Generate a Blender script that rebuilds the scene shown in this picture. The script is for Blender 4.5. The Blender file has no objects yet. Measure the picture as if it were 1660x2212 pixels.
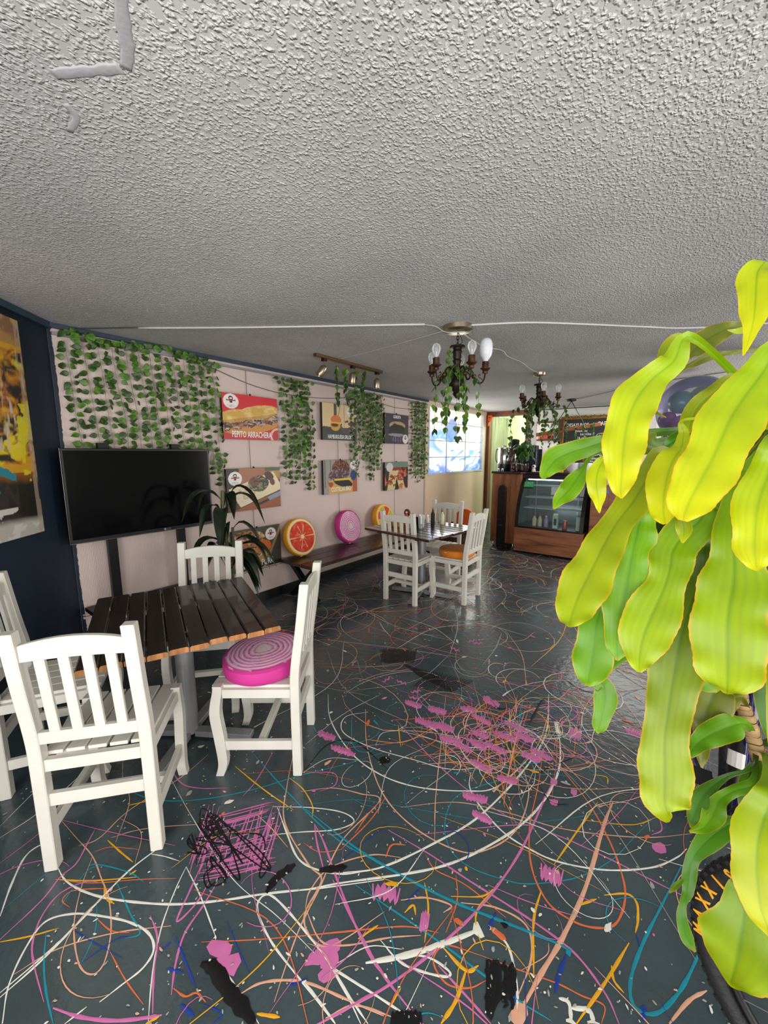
import bpy, bmesh, math, random
import numpy as np
from mathutils import Vector, Matrix
random.seed(7)
SC = bpy.context.scene
COL = SC.collection
PI = math.pi
R = math.radians

# ------------------------------------------------------------------ camera
FPX, CX, CY, EYE = 851.0, 830.0, 1106.0, 1.55
PIT = math.atan(128/FPX); YAW = math.atan(650*math.cos(PIT)/FPX)
cam_d = bpy.data.cameras.new('camera'); cam = bpy.data.objects.new('camera', cam_d); COL.objects.link(cam)
cam.location = (0, 0, EYE); cam.rotation_euler = (PI/2-PIT, 0, YAW)
cam_d.sensor_fit = 'VERTICAL'; cam_d.sensor_height = 24; cam_d.lens = FPX/2212*24
cam_d.clip_start = 0.03; cam_d.clip_end = 60
SC.camera = cam
# ------------------------------------------------------------------ light
w = bpy.data.worlds.new('daylight'); SC.world = w; w.use_nodes = True
bg = w.node_tree.nodes['Background']; bg.inputs[0].default_value = (0.86, 0.93, 1.0, 1); bg.inputs[1].default_value = 1.0
def area(name, loc, rot, sx, sy, power, col):
    l = bpy.data.lights.new(name, 'AREA'); l.shape = 'RECTANGLE'; l.size = sx; l.size_y = sy; l.energy = power; l.color = col
    o = bpy.data.objects.new(name, l); COL.objects.link(o); o.location = loc; o.rotation_euler = rot; return o
area('front_glass_daylight', (0.1, -1.28, 1.25), (R(108), 0, 0), 3.6, 2.1, 95, (1.0, 0.97, 0.93))
area('side_glass_daylight', (2.36, 0.55, 1.3), (R(105), 0, R(90)), 2.6, 2.0, 60, (1.0, 0.96, 0.90))
area('far_side_fill', (2.36, 6.2, 1.5), (R(95), 0, R(90)), 2.0, 1.6, 85, (1.0, 0.95, 0.88))  # added fill from the unseen right side, brightens the far walls
area('kitchen_daylight', (-2.4, 8.8, 2.55), (0, 0, 0), 1.2, 0.6, 40, (0.93, 1.0, 0.84))
area('bar_fill', (-0.4, 7.2, 2.33), (0, 0, 0), 1.8, 1.0, 28, (1.0, 0.97, 0.9))  # added fill lamp under the closed ceiling, brightens the bar counter
area('film_window_daylight', (-3.30, 6.9, 1.75), (0, R(-90), 0), 1.1, 2.0, 14, (1.0, 0.96, 0.9))
SC.view_settings.view_transform = 'Standard'; SC.view_settings.look = 'None'
SC.view_settings.gamma = 1; SC.view_settings.use_curve_mapping = False
SC.view_settings.exposure = 0.4

# ------------------------------------------------------------------ helpers
_F = np.array([-math.sin(YAW)*math.cos(PIT), math.cos(YAW)*math.cos(PIT), -math.sin(PIT)])
_R = np.array([math.cos(YAW), math.sin(YAW), 0.]); _U = np.cross(_R, _F)
def ray(x, y): return _F+_R*(x-CX)/FPX-_U*(y-CY)/FPX
def at_z(x, y, z=0.):
    d = ray(x, y); s = (z-EYE)/d[2]; return (d[0]*s, d[1]*s, z)
def at_x(x, y, X):
    d = ray(x, y); s = X/d[0]; return (X, d[1]*s, EYE+d[2]*s)
def at_d(x, y, dep):
    d = ray(x, y); return (d[0]*dep, d[1]*dep, EYE+d[2]*dep)

def lin(c):
    return tuple((v/12.92 if v <= .04045 else ((v+.055)/1.055)**2.4) for v in c)
def rgb(*c):
    if len(c) == 1: c = c[0]
    return lin([v/255 for v in c])

def mat(name, c, rough=.6, metal=0., var=.12, vs=8., bump=0., bs=60., coat=0., c2=None, stretch=(1,1,1), trans=0., spec=.5, sheen=0.):
    m = bpy.data.materials.new(name); m.use_nodes = True; nt = m.node_tree; n = nt.nodes; L = nt.links
    b = n['Principled BSDF']; c = rgb(c)
    b.inputs['Roughness'].default_value = rough; b.inputs['Metallic'].default_value = metal
    b.inputs['Coat Weight'].default_value = coat; b.inputs['Specular IOR Level'].default_value = spec
    if trans: b.inputs['Transmission Weight'].default_value = trans
    tc = n.new('ShaderNodeTexCoord'); mp = n.new('ShaderNodeMapping'); mp.inputs['Scale'].default_value = stretch
    L.new(tc.outputs['Object'], mp.inputs[0])
    no = n.new('ShaderNodeTexNoise'); no.inputs['Scale'].default_value = vs; no.inputs['Detail'].default_value = 4
    L.new(mp.outputs[0], no.inputs['Vector'])
    rp = n.new('ShaderNodeValToRGB'); rp.color_ramp.elements[0].position = .3; rp.color_ramp.elements[1].position = .7
    d = rgb(c2) if c2 else tuple(v*(1-var) for v in c)
    e = c if c2 else tuple(min(1, v*(1+var)) for v in c)
    rp.color_ramp.elements[0].color = (*d, 1); rp.color_ramp.elements[1].color = (*e, 1)
    L.new(no.outputs['Fac'], rp.inputs[0]); L.new(rp.outputs[0], b.inputs['Base Color'])
    if bump:
        nb = n.new('ShaderNodeTexNoise'); nb.inputs['Scale'].default_value = bs; nb.inputs['Detail'].default_value = 3
        L.new(mp.outputs[0], nb.inputs['Vector'])
        bu = n.new('ShaderNodeBump'); bu.inputs['Strength'].default_value = 1; bu.inputs['Distance'].default_value = bump
        L.new(nb.outputs['Fac'], bu.inputs['Height']); L.new(bu.outputs[0], b.inputs['Normal'])
    return m
def mat_col(name, rough=.5, emit=0., coat=0., trans=0.):
    m = bpy.data.materials.new(name); m.use_nodes = True; nt = m.node_tree; b = nt.nodes['Principled BSDF']
    a = nt.nodes.new('ShaderNodeAttribute'); a.attribute_name = 'Col'
    nt.links.new(a.outputs['Color'], b.inputs['Base Color']); b.inputs['Roughness'].default_value = rough
    b.inputs['Coat Weight'].default_value = coat
    if emit:
        nt.links.new(a.outputs['Color'], b.inputs['Emission Color']); b.inputs['Emission Strength'].default_value = emit
    if trans:
        t = nt.nodes.new('ShaderNodeBsdfTranslucent'); nt.links.new(a.outputs['Color'], t.inputs[0])
        mx = nt.nodes.new('ShaderNodeMixShader'); mx.inputs[0].default_value = trans
        o = nt.nodes['Material Output']
        nt.links.new(b.outputs[0], mx.inputs[1]); nt.links.new(t.outputs[0], mx.inputs[2]); nt.links.new(mx.outputs[0], o.inputs[0])
    return m
def mat_glass(name, tint=(235,240,240), alpha=.12, rough=.03):
    m = bpy.data.materials.new(name); m.use_nodes = True; nt = m.node_tree
    n = nt.nodes; L = nt.links; o = n['Material Output']
    g = n['Principled BSDF']; g.inputs['Base Color'].default_value = (*rgb(tint), 1); g.inputs['Roughness'].default_value = rough
    g.inputs['Specular IOR Level'].default_value = 1.0
    t = n.new('ShaderNodeBsdfTransparent'); fr = n.new('ShaderNodeFresnel'); fr.inputs[0].default_value = 1.5
    ad = n.new('ShaderNodeMath'); ad.operation = 'ADD'; ad.inputs[1].default_value = alpha; ad.use_clamp = True
    mx = n.new('ShaderNodeMixShader'); L.new(fr.outputs[0], ad.inputs[0]); L.new(ad.outputs[0], mx.inputs[0])
    L.new(t.outputs[0], mx.inputs[1]); L.new(g.outputs[0], mx.inputs[2]); L.new(mx.outputs[0], o.inputs[0])
    return m
def mat_wood(name, c1, c2, axis=2, scale=6., rough=.45, coat=0., ring=3.0, dist=6.):
    m = bpy.data.materials.new(name); m.use_nodes = True; nt = m.node_tree; n = nt.nodes; L = nt.links
    b = n['Principled BSDF']; b.inputs['Roughness'].default_value = rough; b.inputs['Coat Weight'].default_value = coat
    tc = n.new('ShaderNodeTexCoord'); mp = n.new('ShaderNodeMapping'); s = [scale]*3; s[axis] = scale*.12
    mp.inputs['Scale'].default_value = s; L.new(tc.outputs['Object'], mp.inputs[0])
    no = n.new('ShaderNodeTexNoise'); no.inputs['Scale'].default_value = 1.6; no.inputs['Detail'].default_value = 6; no.inputs['Distortion'].default_value = .8
    L.new(mp.outputs[0], no.inputs['Vector'])
    n2 = n.new('ShaderNodeTexNoise'); n2.inputs['Scale'].default_value = 14; n2.inputs['Detail'].default_value = 3; L.new(mp.outputs[0], n2.inputs['Vector'])
    mu = n.new('ShaderNodeMath'); mu.operation = 'MULTIPLY_ADD'; mu.inputs[1].default_value = .35
    L.new(n2.outputs['Fac'], mu.inputs[0]); L.new(no.outputs['Fac'], mu.inputs[2])
    rp = n.new('ShaderNodeValToRGB'); rp.color_ramp.elements[0].position = .45; rp.color_ramp.elements[1].position = .85
    rp.color_ramp.elements[0].color = (*rgb(c1), 1); rp.color_ramp.elements[1].color = (*rgb(c2), 1)
    L.new(mu.outputs[0], rp.inputs[0]); L.new(rp.outputs[0], b.inputs['Base Color'])
    bu = n.new('ShaderNodeBump'); bu.inputs['Distance'].default_value = .0015; L.new(mu.outputs[0], bu.inputs['Height']); L.new(bu.outputs[0], b.inputs['Normal'])
    return m

class MB:
    def __init__(s): s.v = []; s.f = []; s.c = None
    def add(s, vs, fs):
        k = len(s.v); s.v += [tuple(p) for p in vs]; s.f += [tuple(i+k for i in f) for f in fs]; return s
    def box(s, c, d, M=None):
        x, y, z = d[0]/2, d[1]/2, d[2]/2; c = Vector(c)
        P = [Vector((a, b, e)) for a in (-x, x) for b in (-y, y) for e in (-z, z)]
        if M is not None: P = [M @ p for p in P]
        return s.add([p+c for p in P], [(0,1,3,2),(4,6,7,5),(0,4,5,1),(2,3,7,6),(0,2,6,4),(1,5,7,3)])
    def b2(s, lo, hi):
        return s.box([(a+b)/2 for a, b in zip(lo, hi)], [abs(b-a) for a, b in zip(lo, hi)])
    def loft(s, rings, cap=True, closed=False):
        n = len(rings[0]); k = len(s.v)
        for r in rings: s.v += [tuple(p) for p in r]
        m = len(rings)
        for i in range(m-1+(1 if closed else 0)):
            for j in range(n):
                a = k+i*n+j; b = k+i*n+(j+1) % n; i2 = (i+1) % m
                s.f.append((a, b, k+i2*n+(j+1) % n, k+i2*n+j))
        if cap and not closed:
            s.f.append(tuple(k+j for j in range(n-1, -1, -1))); s.f.append(tuple(k+(m-1)*n+j for j in range(n)))
        return s
    def tube(s, pts, r, n=8, cap=True, flat=1.):
        pts = [Vector(p) for p in pts]; m = len(pts); rr = r if hasattr(r, '__len__') else [r]*m
        rings = []; up = None
        for i, p in enumerate(pts):
            t = (pts[min(i+1, m-1)]-pts[max(i-1, 0)]).normalized()
            if up is None:
                up = t.orthogonal().normalized()
            up = (up-t*up.dot(t)).normalized(); sd = t.cross(up)
            rings.append([p+(up*math.cos(2*PI*j/n)+sd*math.sin(2*PI*j/n)*flat)*rr[i] for j in range(n)])
        return s.loft(rings, cap)
    def beam(s, p0, p1, w, h, up=(0,0,1)):
        p0 = Vector(p0); p1 = Vector(p1); t = (p1-p0).normalized(); up = Vector(up); sd = t.cross(up).normalized(); u = sd.cross(t)
        rg = [[p+sd*a*w/2+u*b*h/2 for a, b in ((-1,-1),(1,-1),(1,1),(-1,1))] for p in (p0, p1)]
        return s.loft(rg)
    def lathe(s, prof, n=16, c=(0,0,0), M=None, cap=True):
        rings = []
        for r, z in prof:
            rg = [Vector((r*math.cos(2*PI*j/n), r*math.sin(2*PI*j/n), z)) for j in range(n)]
            if M is not None: rg = [M @ p for p in rg]
            rings.append([p+Vector(c) for p in rg])
        return s.loft(rings, cap)
    def prism(s, poly, z0, z1, M=None):
        rg = [[Vector((x, y, z)) for x, y in poly] for z in (z0, z1)]
        if M is not None: rg = [[M @ p for p in r] for r in rg]
        return s.loft(rg)
    def sphere(s, c, r, n=12, m=8, sc=(1,1,1)):
        rings = []
        for i in range(1, m):
            a = PI*i/m
            rings.append([Vector((c[0]+r*sc[0]*math.sin(a)*math.cos(2*PI*j/n), c[1]+r*sc[1]*math.sin(a)*math.sin(2*PI*j/n), c[2]-r*sc[2]*math.cos(a))) for j in range(n)])
        return s.loft(rings)
    def mesh(s, name, m=None, bevel=0., smooth=False, cols=None):
        me = bpy.data.meshes.new(name); me.from_pydata(s.v, [], s.f)
        if bevel or True:
            bm = bmesh.new(); bm.from_mesh(me)
            if cols is None: bmesh.ops.recalc_face_normals(bm, faces=bm.faces)
            if bevel: bmesh.ops.bevel(bm, geom=bm.edges[:], offset=bevel, segments=1, affect='EDGES', clamp_overlap=True)
            bm.to_mesh(me); bm.free()
        if m is not None: me.materials.append(m)
        if cols is not None:
            ca = me.color_attributes.new('Col', 'FLOAT_COLOR', 'POINT')
            arr = np.ones((len(me.vertices), 4), np.float32); arr[:, :3] = cols; ca.data.foreach_set('color', arr.ravel())
        if smooth:
            me.polygons.foreach_set('use_smooth', [True]*len(me.polygons))
            if smooth != 'all':
                try: me.set_sharp_from_angle(angle=R(40))
                except Exception: pass
        me.update(); return me
    def build(s, name, m=None, parent=None, bevel=0., smooth=False, cols=None, mw=None):
        return link(name, s.mesh(name, m, bevel, smooth, cols), parent, mw)
def link(name, me, parent=None, mw=None, loc=None, rot=None):
    o = bpy.data.objects.new(name, me); COL.objects.link(o)
    if parent is not None: o.parent = parent
    if mw is not None: o.matrix_basis = mw
    if loc is not None: o.location = loc
    if rot is not None: o.rotation_euler = rot
    return o
def tag(o, label=None, cat=None, group=None, kind=None):
    if label: o['label'] = label
    if cat: o['category'] = cat
    if group: o['group'] = group
    if kind: o['kind'] = kind
    return o
def struct(o): o['kind'] = 'structure'; return o
def thing(name, label, cat, loc=(0,0,0), rz=0., group=None):
    o = bpy.data.objects.new(name, None); COL.objects.link(o); o.location = loc; o.rotation_euler = (0, 0, rz); o.empty_display_size = .1
    return tag(o, label, cat, group)
def dup(o, parent=None, first=True):
    c = o.copy(); COL.objects.link(c); c.parent = parent
    if not first: c.matrix_parent_inverse = o.matrix_parent_inverse.copy()
    for ch in o.children: dup(ch, c, False)
    return c
def place(o, loc, rz=0., label=None, group=None):
    o.location = loc; o.rotation_euler = (0, 0, rz)
    if label: o['label'] = label
    if group: o['group'] = group
    return o
def crom(pts, n=6):
    P = [np.array(p, float) for p in pts]
    if len(P) < 3: 
        return [P[0]+(P[-1]-P[0])*i/n for i in range(n+1)]
    Q = [2*P[0]-P[1]]+P+[2*P[-1]-P[-2]]; out = []
    for i in range(1, len(Q)-2):
        for k in range(n):
            t = k/n; a, b, c, d = Q[i-1], Q[i], Q[i+1], Q[i+2]
            out.append(.5*((2*b)+(-a+c)*t+(2*a-5*b+4*c-d)*t*t+(-a+3*b-3*c+d)*t**3))
    out.append(P[-1]); return out
def text(name, body, size, m, parent, mw, sx=1., ext=.0006, align='CENTER', off=0.):
    cu = bpy.data.curves.new(name, 'FONT'); cu.body = body; cu.size = size; cu.extrude = ext; cu.align_x = align; cu.align_y = 'CENTER'; cu.offset = off
    cu.resolution_u = 2
    t = bpy.data.objects.new('tmp', cu); COL.objects.link(t)
    me = bpy.data.meshes.new_from_object(t); COL.objects.unlink(t); bpy.data.objects.remove(t)
    me.name = name; me.transform(Matrix.Diagonal((sx, 1, 1, 1)))
    me.materials.clear(); me.materials.append(m)
    return link(name, me, parent, mw)

# --- painting into vertex colours (flat prints only)
_rs = np.random.RandomState(5)
def vnoise(u, v, s, seed=0):
    rs = np.random.RandomState(seed); g = rs.rand(64, 64); x = u*s; y = v*s
    xi = np.floor(x).astype(int); yi = np.floor(y).astype(int); fx = x-xi; fy = y-yi; fx = fx*fx*(3-2*fx); fy = fy*fy*(3-2*fy)
    G = lambda a, b: g[a % 64, b % 64]
    return (G(xi, yi)*(1-fx)+G(xi+1, yi)*fx)*(1-fy)+(G(xi, yi+1)*(1-fx)+G(xi+1, yi+1)*fx)*fy
def fbm(u, v, s, seed=0): return .55*vnoise(u, v, s, seed)+.3*vnoise(u, v, s*2.1, seed+1)+.15*vnoise(u, v, s*4.3, seed+2)
def ell(u, v, cx, cy, rx, ry, ang=0.):
    c, s = math.cos(ang), math.sin(ang); x = (u-cx)*c+(v-cy)*s; y = -(u-cx)*s+(v-cy)*c
    return (x/rx)**2+(y/ry)**2
def put(img, mask, c):
    mask = np.clip(np.asarray(mask, float), 0, 1)[..., None]; c = np.array(rgb(c)) if not hasattr(c, 'shape') else c
    img[:] = img*(1-mask)+c*mask
def grid_mesh(name, W, H, nx, ny, fn, m):
    u, v = np.meshgrid(np.linspace(0, 1, nx), np.linspace(0, 1, ny)); img = fn(u, v)
    vs = np.stack([(u-.5)*W, (v-.5)*H, np.zeros_like(u)], -1).reshape(-1, 3)
    idx = np.arange(nx*ny).reshape(ny, nx); fs = np.stack([idx[:-1, :-1], idx[:-1, 1:], idx[1:, 1:], idx[1:, :-1]], -1).reshape(-1, 4)
    me = bpy.data.meshes.new(name); me.from_pydata(vs.tolist(), [], fs.tolist()); me.materials.append(m)
    ca = me.color_attributes.new('Col', 'FLOAT_COLOR', 'POINT'); arr = np.ones((nx*ny, 4), np.float32); arr[:, :3] = np.clip(img, 0, 1).reshape(-1, 3)
    ca.data.foreach_set('color', arr.ravel()); me.update(); return me
# frame on the left wall: local x -> +Y world, local y -> +Z, normal -> +X
WALLM = Matrix(((0,0,1,0),(1,0,0,0),(0,1,0,0),(0,0,0,1)))
# frame facing the camera (normal -> -Y): local x -> +X, y -> +Z
FRONTM = Matrix(((1,0,0,0),(0,0,-1,0),(0,1,0,0),(0,0,0,1)))
def TR(x, y, z): return Matrix.Translation((x, y, z))

# ------------------------------------------------------------------ materials
M = dict(
 white=mat('white_painted_wood', (208,204,194), .42, var=.06, vs=6, bump=.0008, bs=40),
 dark=mat_wood('dark_stained_plank', (22,16,15), (52,38,34), 0, 9, .38, .25),
 darkb=mat_wood('brown_stained_plank', (40,22,20), (74,44,38), 1, 9, .22, .6),
 raw=mat_wood('raw_end_grain', (130,80,40), (190,130,75), 2, 20, .7),
 steel=mat('brushed_steel', (150,150,152), .38, .45, .12, 12, stretch=(1,1,.1)),
 chrome=mat('chrome', (200,200,200), .15, 1., .02),
 nickel=mat('brushed_nickel', (165,150,130), .3, .9, .08, 12),
 black=mat('black_plastic', (16,16,17), .35, var=.1),
 blackm=mat('black_metal', (20,19,20), .42, .4, .1),
 screen=mat('black_glass', (6,6,8), .12, var=.02, spec=.25),
 blue=mat('navy_wall_paint', (11,32,52), .55, c2=(6,20,38), vs=2.5, bump=.001, bs=30),
 trim=mat('slate_trim_paint', (42,58,74), .5),
 grey=mat('grey_rail', (140,138,140), .5),
 beige=mat('beige_plaster', (214,190,165), .7, var=.04, vs=2, bump=.001, bs=50),
 bwall=mat('back_wall_paint', (200,200,192), .7, var=.04, vs=2, bump=.001, bs=50),
 bronze=mat('aged_bronze', (92,58,36), .42, .55, c2=(44,27,20), vs=30),
 bronzed=mat('dark_bronze', (52,36,30), .45, .5, c2=(26,18,16), vs=30),
 glassc=mat_glass('clear_glass'), glasst=mat_glass('case_glass', (150,170,170), .10),
 bulb=mat('white_bulb', (225,226,232), .35, var=.02),
 vine=mat('ivy_leaf', (66,94,38), .4, c2=(38,62,26), vs=40, spec=.4),
 vine2=mat('ivy_leaf_bright', (96,140,44), .38, c2=(56,92,30), vs=40, spec=.4),
 stem=mat('ivy_stem', (110,130,80), .6),
 pleaf=mat('dark_plant_leaf', (30,46,26), .3, c2=(18,30,17), vs=20),
 pleaf2=mat('green_plant_leaf', (62,112,36), .3, c2=(34,72,24), vs=20),
 pstem=mat('plant_stem', (80,90,50), .6),
 terra=mat('pot_grey', (150,146,144), .5), soil=mat('soil', (45,32,24), .9, bump=.004, bs=60),
 walnut=mat_wood('walnut_laminate', (88,50,30), (170,110,72), 2, 5, .38, .15),
 walnuth=mat_wood('walnut_laminate_horizontal', (88,48,30), (172,110,72), 0, 5, .38, .15),
 redwood=mat_wood('reddish_door_wood', (84,38,24), (120,62,42), 2, 6, .45),
 gold=mat('gilt_frame', (150,112,48), .45, .5, c2=(90,62,24), vs=40, bump=.002, bs=60),
 slate=mat('blackboard', (26,28,30), .7), chalk=mat('chalk', (225,225,220), .9, var=.05),
 vinylw=mat('white_vinyl', (232,230,226), .5, var=.02), orange=mat('orange_plastic', (235,95,20), .4),
 ocush=mat('orange_cushion', (214,122,20), .75, var=.08, bump=.001, bs=200),
 yellow=mat('yellow_box', (228,190,40), .5), red=mat('red_box', (190,60,50), .5), green=mat('green_sign', (60,150,90), .5),
 conduit=mat('white_conduit', (205,204,204), .45, var=.03), wire=mat('wire', (70,66,62), .5), wirew=mat('clear_cable', (180,178,170), .3),
 tyre=mat('tyre_rubber', (26,26,28), .6, bump=.002, bs=80), bikeb=mat('blue_bike_paint', (14,26,92), .2, .3, .1, coat=.8),
 yprint=mat('yellow_print', (226,160,30), .6), wprint=mat('white_print', (225,225,225), .6),
 counter=mat('dark_worktop', (36,32,32), .25, coat=.3), mug=mat('dark_mug', (40,20,20), .12, coat=.6),
 wcer=mat('white_ceramic', (205,206,212), .18), bark=mat('ringed_trunk', (196,160,112), .75, c2=(140,112,74), vs=14, stretch=(1,1,4), bump=.002, bs=40),
 print_=mat_col('printed_canvas', .42), canvas=mat_col('painted_canvas', .32, coat=.4), cush=mat_col('printed_cushion', .75),
 film=mat_col('backlit_window_film', .4, emit=.95), chalkp=mat_col('chalk_print', .8),
 kgreen=mat('kitchen_green_wall', (205,222,170), .6, var=.08, vs=2), kwood=mat_wood('grey_green_panel', (104,106,84), (146,146,122), 2, 8, .6),
 tin=mat('pink_tin', (150,100,100), .4), box=mat('dark_crate', (70,42,28), .7), grain=mat('yellow_bits', (214,150,60), .7),
 juice=mat('cream_bottle', (205,200,165), .25), juice2=mat('lilac_bottle', (150,145,185), .25), cream=mat('green_carton', (180,215,190), .4), can=mat('copper_can', (190,80,50), .3, .4),
 led=None, seatc=mat('grey_device', (96,112,122), .4),
)
m = bpy.data.materials.new('case_light'); m.use_nodes = True; b = m.node_tree.nodes['Principled BSDF']
b.inputs['Emission Color'].default_value = (.8, .95, 1, 1); b.inputs['Emission Strength'].default_value = 6; M['led'] = m
for k, c in dict(p_white=(222,220,208), p_pink=(196,106,160), p_teal=(24,132,152), p_orange=(208,104,62), p_peach=(214,160,132), p_yellow=(222,162,28), p_blue=(26,58,140), p_black=(14,14,16), p_grey=(160,158,148)).items():
    M[k] = mat('paint_'+k[2:], c, .35, var=.06, vs=30)

def mat_ceiling():
    m = bpy.data.materials.new('popcorn_ceiling'); m.use_nodes = True; nt = m.node_tree; n = nt.nodes; L = nt.links
    b = n['Principled BSDF']; b.inputs['Roughness'].default_value = .85; b.inputs['Specular IOR Level'].default_value = .25
    tc = n.new('ShaderNodeTexCoord')
    mp = n.new('ShaderNodeMapping'); mp.inputs['Rotation'].default_value = (0, 0, R(35)); mp.inputs['Scale'].default_value = (1, .8, 1); L.new(tc.outputs['Object'], mp.inputs[0])
    dn = n.new('ShaderNodeTexNoise'); dn.inputs['Scale'].default_value = 60; dn.inputs['Detail'].default_value = 2; L.new(mp.outputs[0], dn.inputs['Vector'])
    vm = n.new('ShaderNodeVectorMath'); vm.operation = 'MULTIPLY_ADD'; vm.inputs[1].default_value = (.02, .02, .02); L.new(dn.outputs['Color'], vm.inputs[0]); L.new(mp.outputs[0], vm.inputs[2])
    v = n.new('ShaderNodeTexVoronoi'); v.feature = 'SMOOTH_F1'; v.inputs['Smoothness'].default_value = .35; v.inputs['Scale'].default_value = 105; L.new(vm.outputs[0], v.inputs['Vector'])
    a = n.new('ShaderNodeTexNoise'); a.inputs['Scale'].default_value = 45; a.inputs['Detail'].default_value = 3; L.new(tc.outputs['Object'], a.inputs['Vector'])
    r1 = n.new('ShaderNodeMapRange'); r1.inputs[1].default_value = .1; r1.inputs[2].default_value = .62; r1.inputs[3].default_value = 1.; r1.inputs[4].default_value = 0.; L.new(v.outputs['Distance'], r1.inputs[0])
    r3 = n.new('ShaderNodeMapRange'); r3.inputs[1].default_value = .3; r3.inputs[2].default_value = .7; r3.inputs[3].default_value = .25; r3.inputs[4].default_value = 1.15; L.new(a.outputs['Fac'], r3.inputs[0])
    mm = n.new('ShaderNodeMath'); mm.operation = 'MULTIPLY'; L.new(r3.outputs[0], mm.inputs[0]); L.new(r1.outputs[0], mm.inputs[1])
    bu = n.new('ShaderNodeBump'); bu.inputs['Strength'].default_value = 1; bu.inputs['Distance'].default_value = .0065
    L.new(mm.outputs[0], bu.inputs['Height']); L.new(bu.outputs[0], b.inputs['Normal'])
    big = n.new('ShaderNodeTexNoise'); big.inputs['Scale'].default_value = 1.3; big.inputs['Detail'].default_value = 3; L.new(tc.outputs['Object'], big.inputs['Vector'])
    rp = n.new('ShaderNodeValToRGB'); rp.color_ramp.elements[0].color = (*rgb(194,192,192), 1); rp.color_ramp.elements[1].color = (*rgb(214,213,210), 1)
    rp.color_ramp.elements[0].position = .3; rp.color_ramp.elements[1].position = .7
    L.new(big.outputs['Fac'], rp.inputs[0])
    mx = n.new('ShaderNodeMix'); mx.data_type = 'RGBA'; mx.blend_type = 'MULTIPLY'
    r2 = n.new('ShaderNodeMapRange'); r2.inputs[3].default_value = .72; r2.inputs[4].default_value = 1.08; L.new(mm.outputs[0], r2.inputs[0])  # shadows between the stipple put into the colour: hollows darker, raised dots lighter
    mx.inputs[0].default_value = 1; L.new(rp.outputs[0], mx.inputs[6]); L.new(r2.outputs[0], mx.inputs[7]); L.new(mx.outputs[2], b.inputs['Base Color'])
    return m
def mat_leftwall():
    m = bpy.data.materials.new('ribbed_wallpaper'); m.use_nodes = True; nt = m.node_tree; n = nt.nodes; L = nt.links
    b = n['Principled BSDF']; b.inputs['Roughness'].default_value = .6
    tc = n.new('ShaderNodeTexCoord'); sp = n.new('ShaderNodeSeparateXYZ'); L.new(tc.outputs['Object'], sp.inputs[0])
    no = n.new('ShaderNodeTexNoise'); no.inputs['Scale'].default_value = 1.2; L.new(tc.outputs['Object'], no.inputs['Vector'])
    rp = n.new('ShaderNodeValToRGB'); rp.color_ramp.elements[0].color = (*rgb(204,182,176), 1); rp.color_ramp.elements[1].color = (*rgb(216,197,190), 1)
    L.new(no.outputs['Fac'], rp.inputs[0]); L.new(rp.outputs[0], b.inputs['Base Color'])
    mp = n.new('ShaderNodeMapping'); mp.inputs['Scale'].default_value = (1, 1, .05); L.new(tc.outputs['Object'], mp.inputs[0])
    wv = n.new('ShaderNodeTexWave'); wv.bands_direction = 'Y'; wv.inputs['Scale'].default_value = 34; wv.inputs['Distortion'].default_value = 2; wv.inputs['Detail Scale'].default_value = 6
    L.new(mp.outputs[0], wv.inputs['Vector'])
    fn = n.new('ShaderNodeTexNoise'); fn.inputs['Scale'].default_value = 70; L.new(tc.outputs['Object'], fn.inputs['Vector'])
    st = n.new('ShaderNodeMapRange'); st.inputs[1].default_value = 1.9; st.inputs[2].default_value = 2.1; st.inputs[3].default_value = 1.; st.inputs[4].default_value = .1; L.new(sp.outputs['Y'], st.inputs[0])
    mu = n.new('ShaderNodeMath'); mu.operation = 'MULTIPLY'; L.new(wv.outputs['Fac'], mu.inputs[0]); L.new(st.outputs[0], mu.inputs[1])
    ad = n.new('ShaderNodeMath'); ad.operation = 'MULTIPLY_ADD'; ad.inputs[1].default_value = .5; L.new(fn.outputs['Fac'], ad.inputs[0]); L.new(mu.outputs[0], ad.inputs[2])
    bu = n.new('ShaderNodeBump'); bu.inputs['Distance'].default_value = .0009; L.new(ad.outputs[0], bu.inputs['Height']); L.new(bu.outputs[0], b.inputs['Normal'])
    return m
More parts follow.
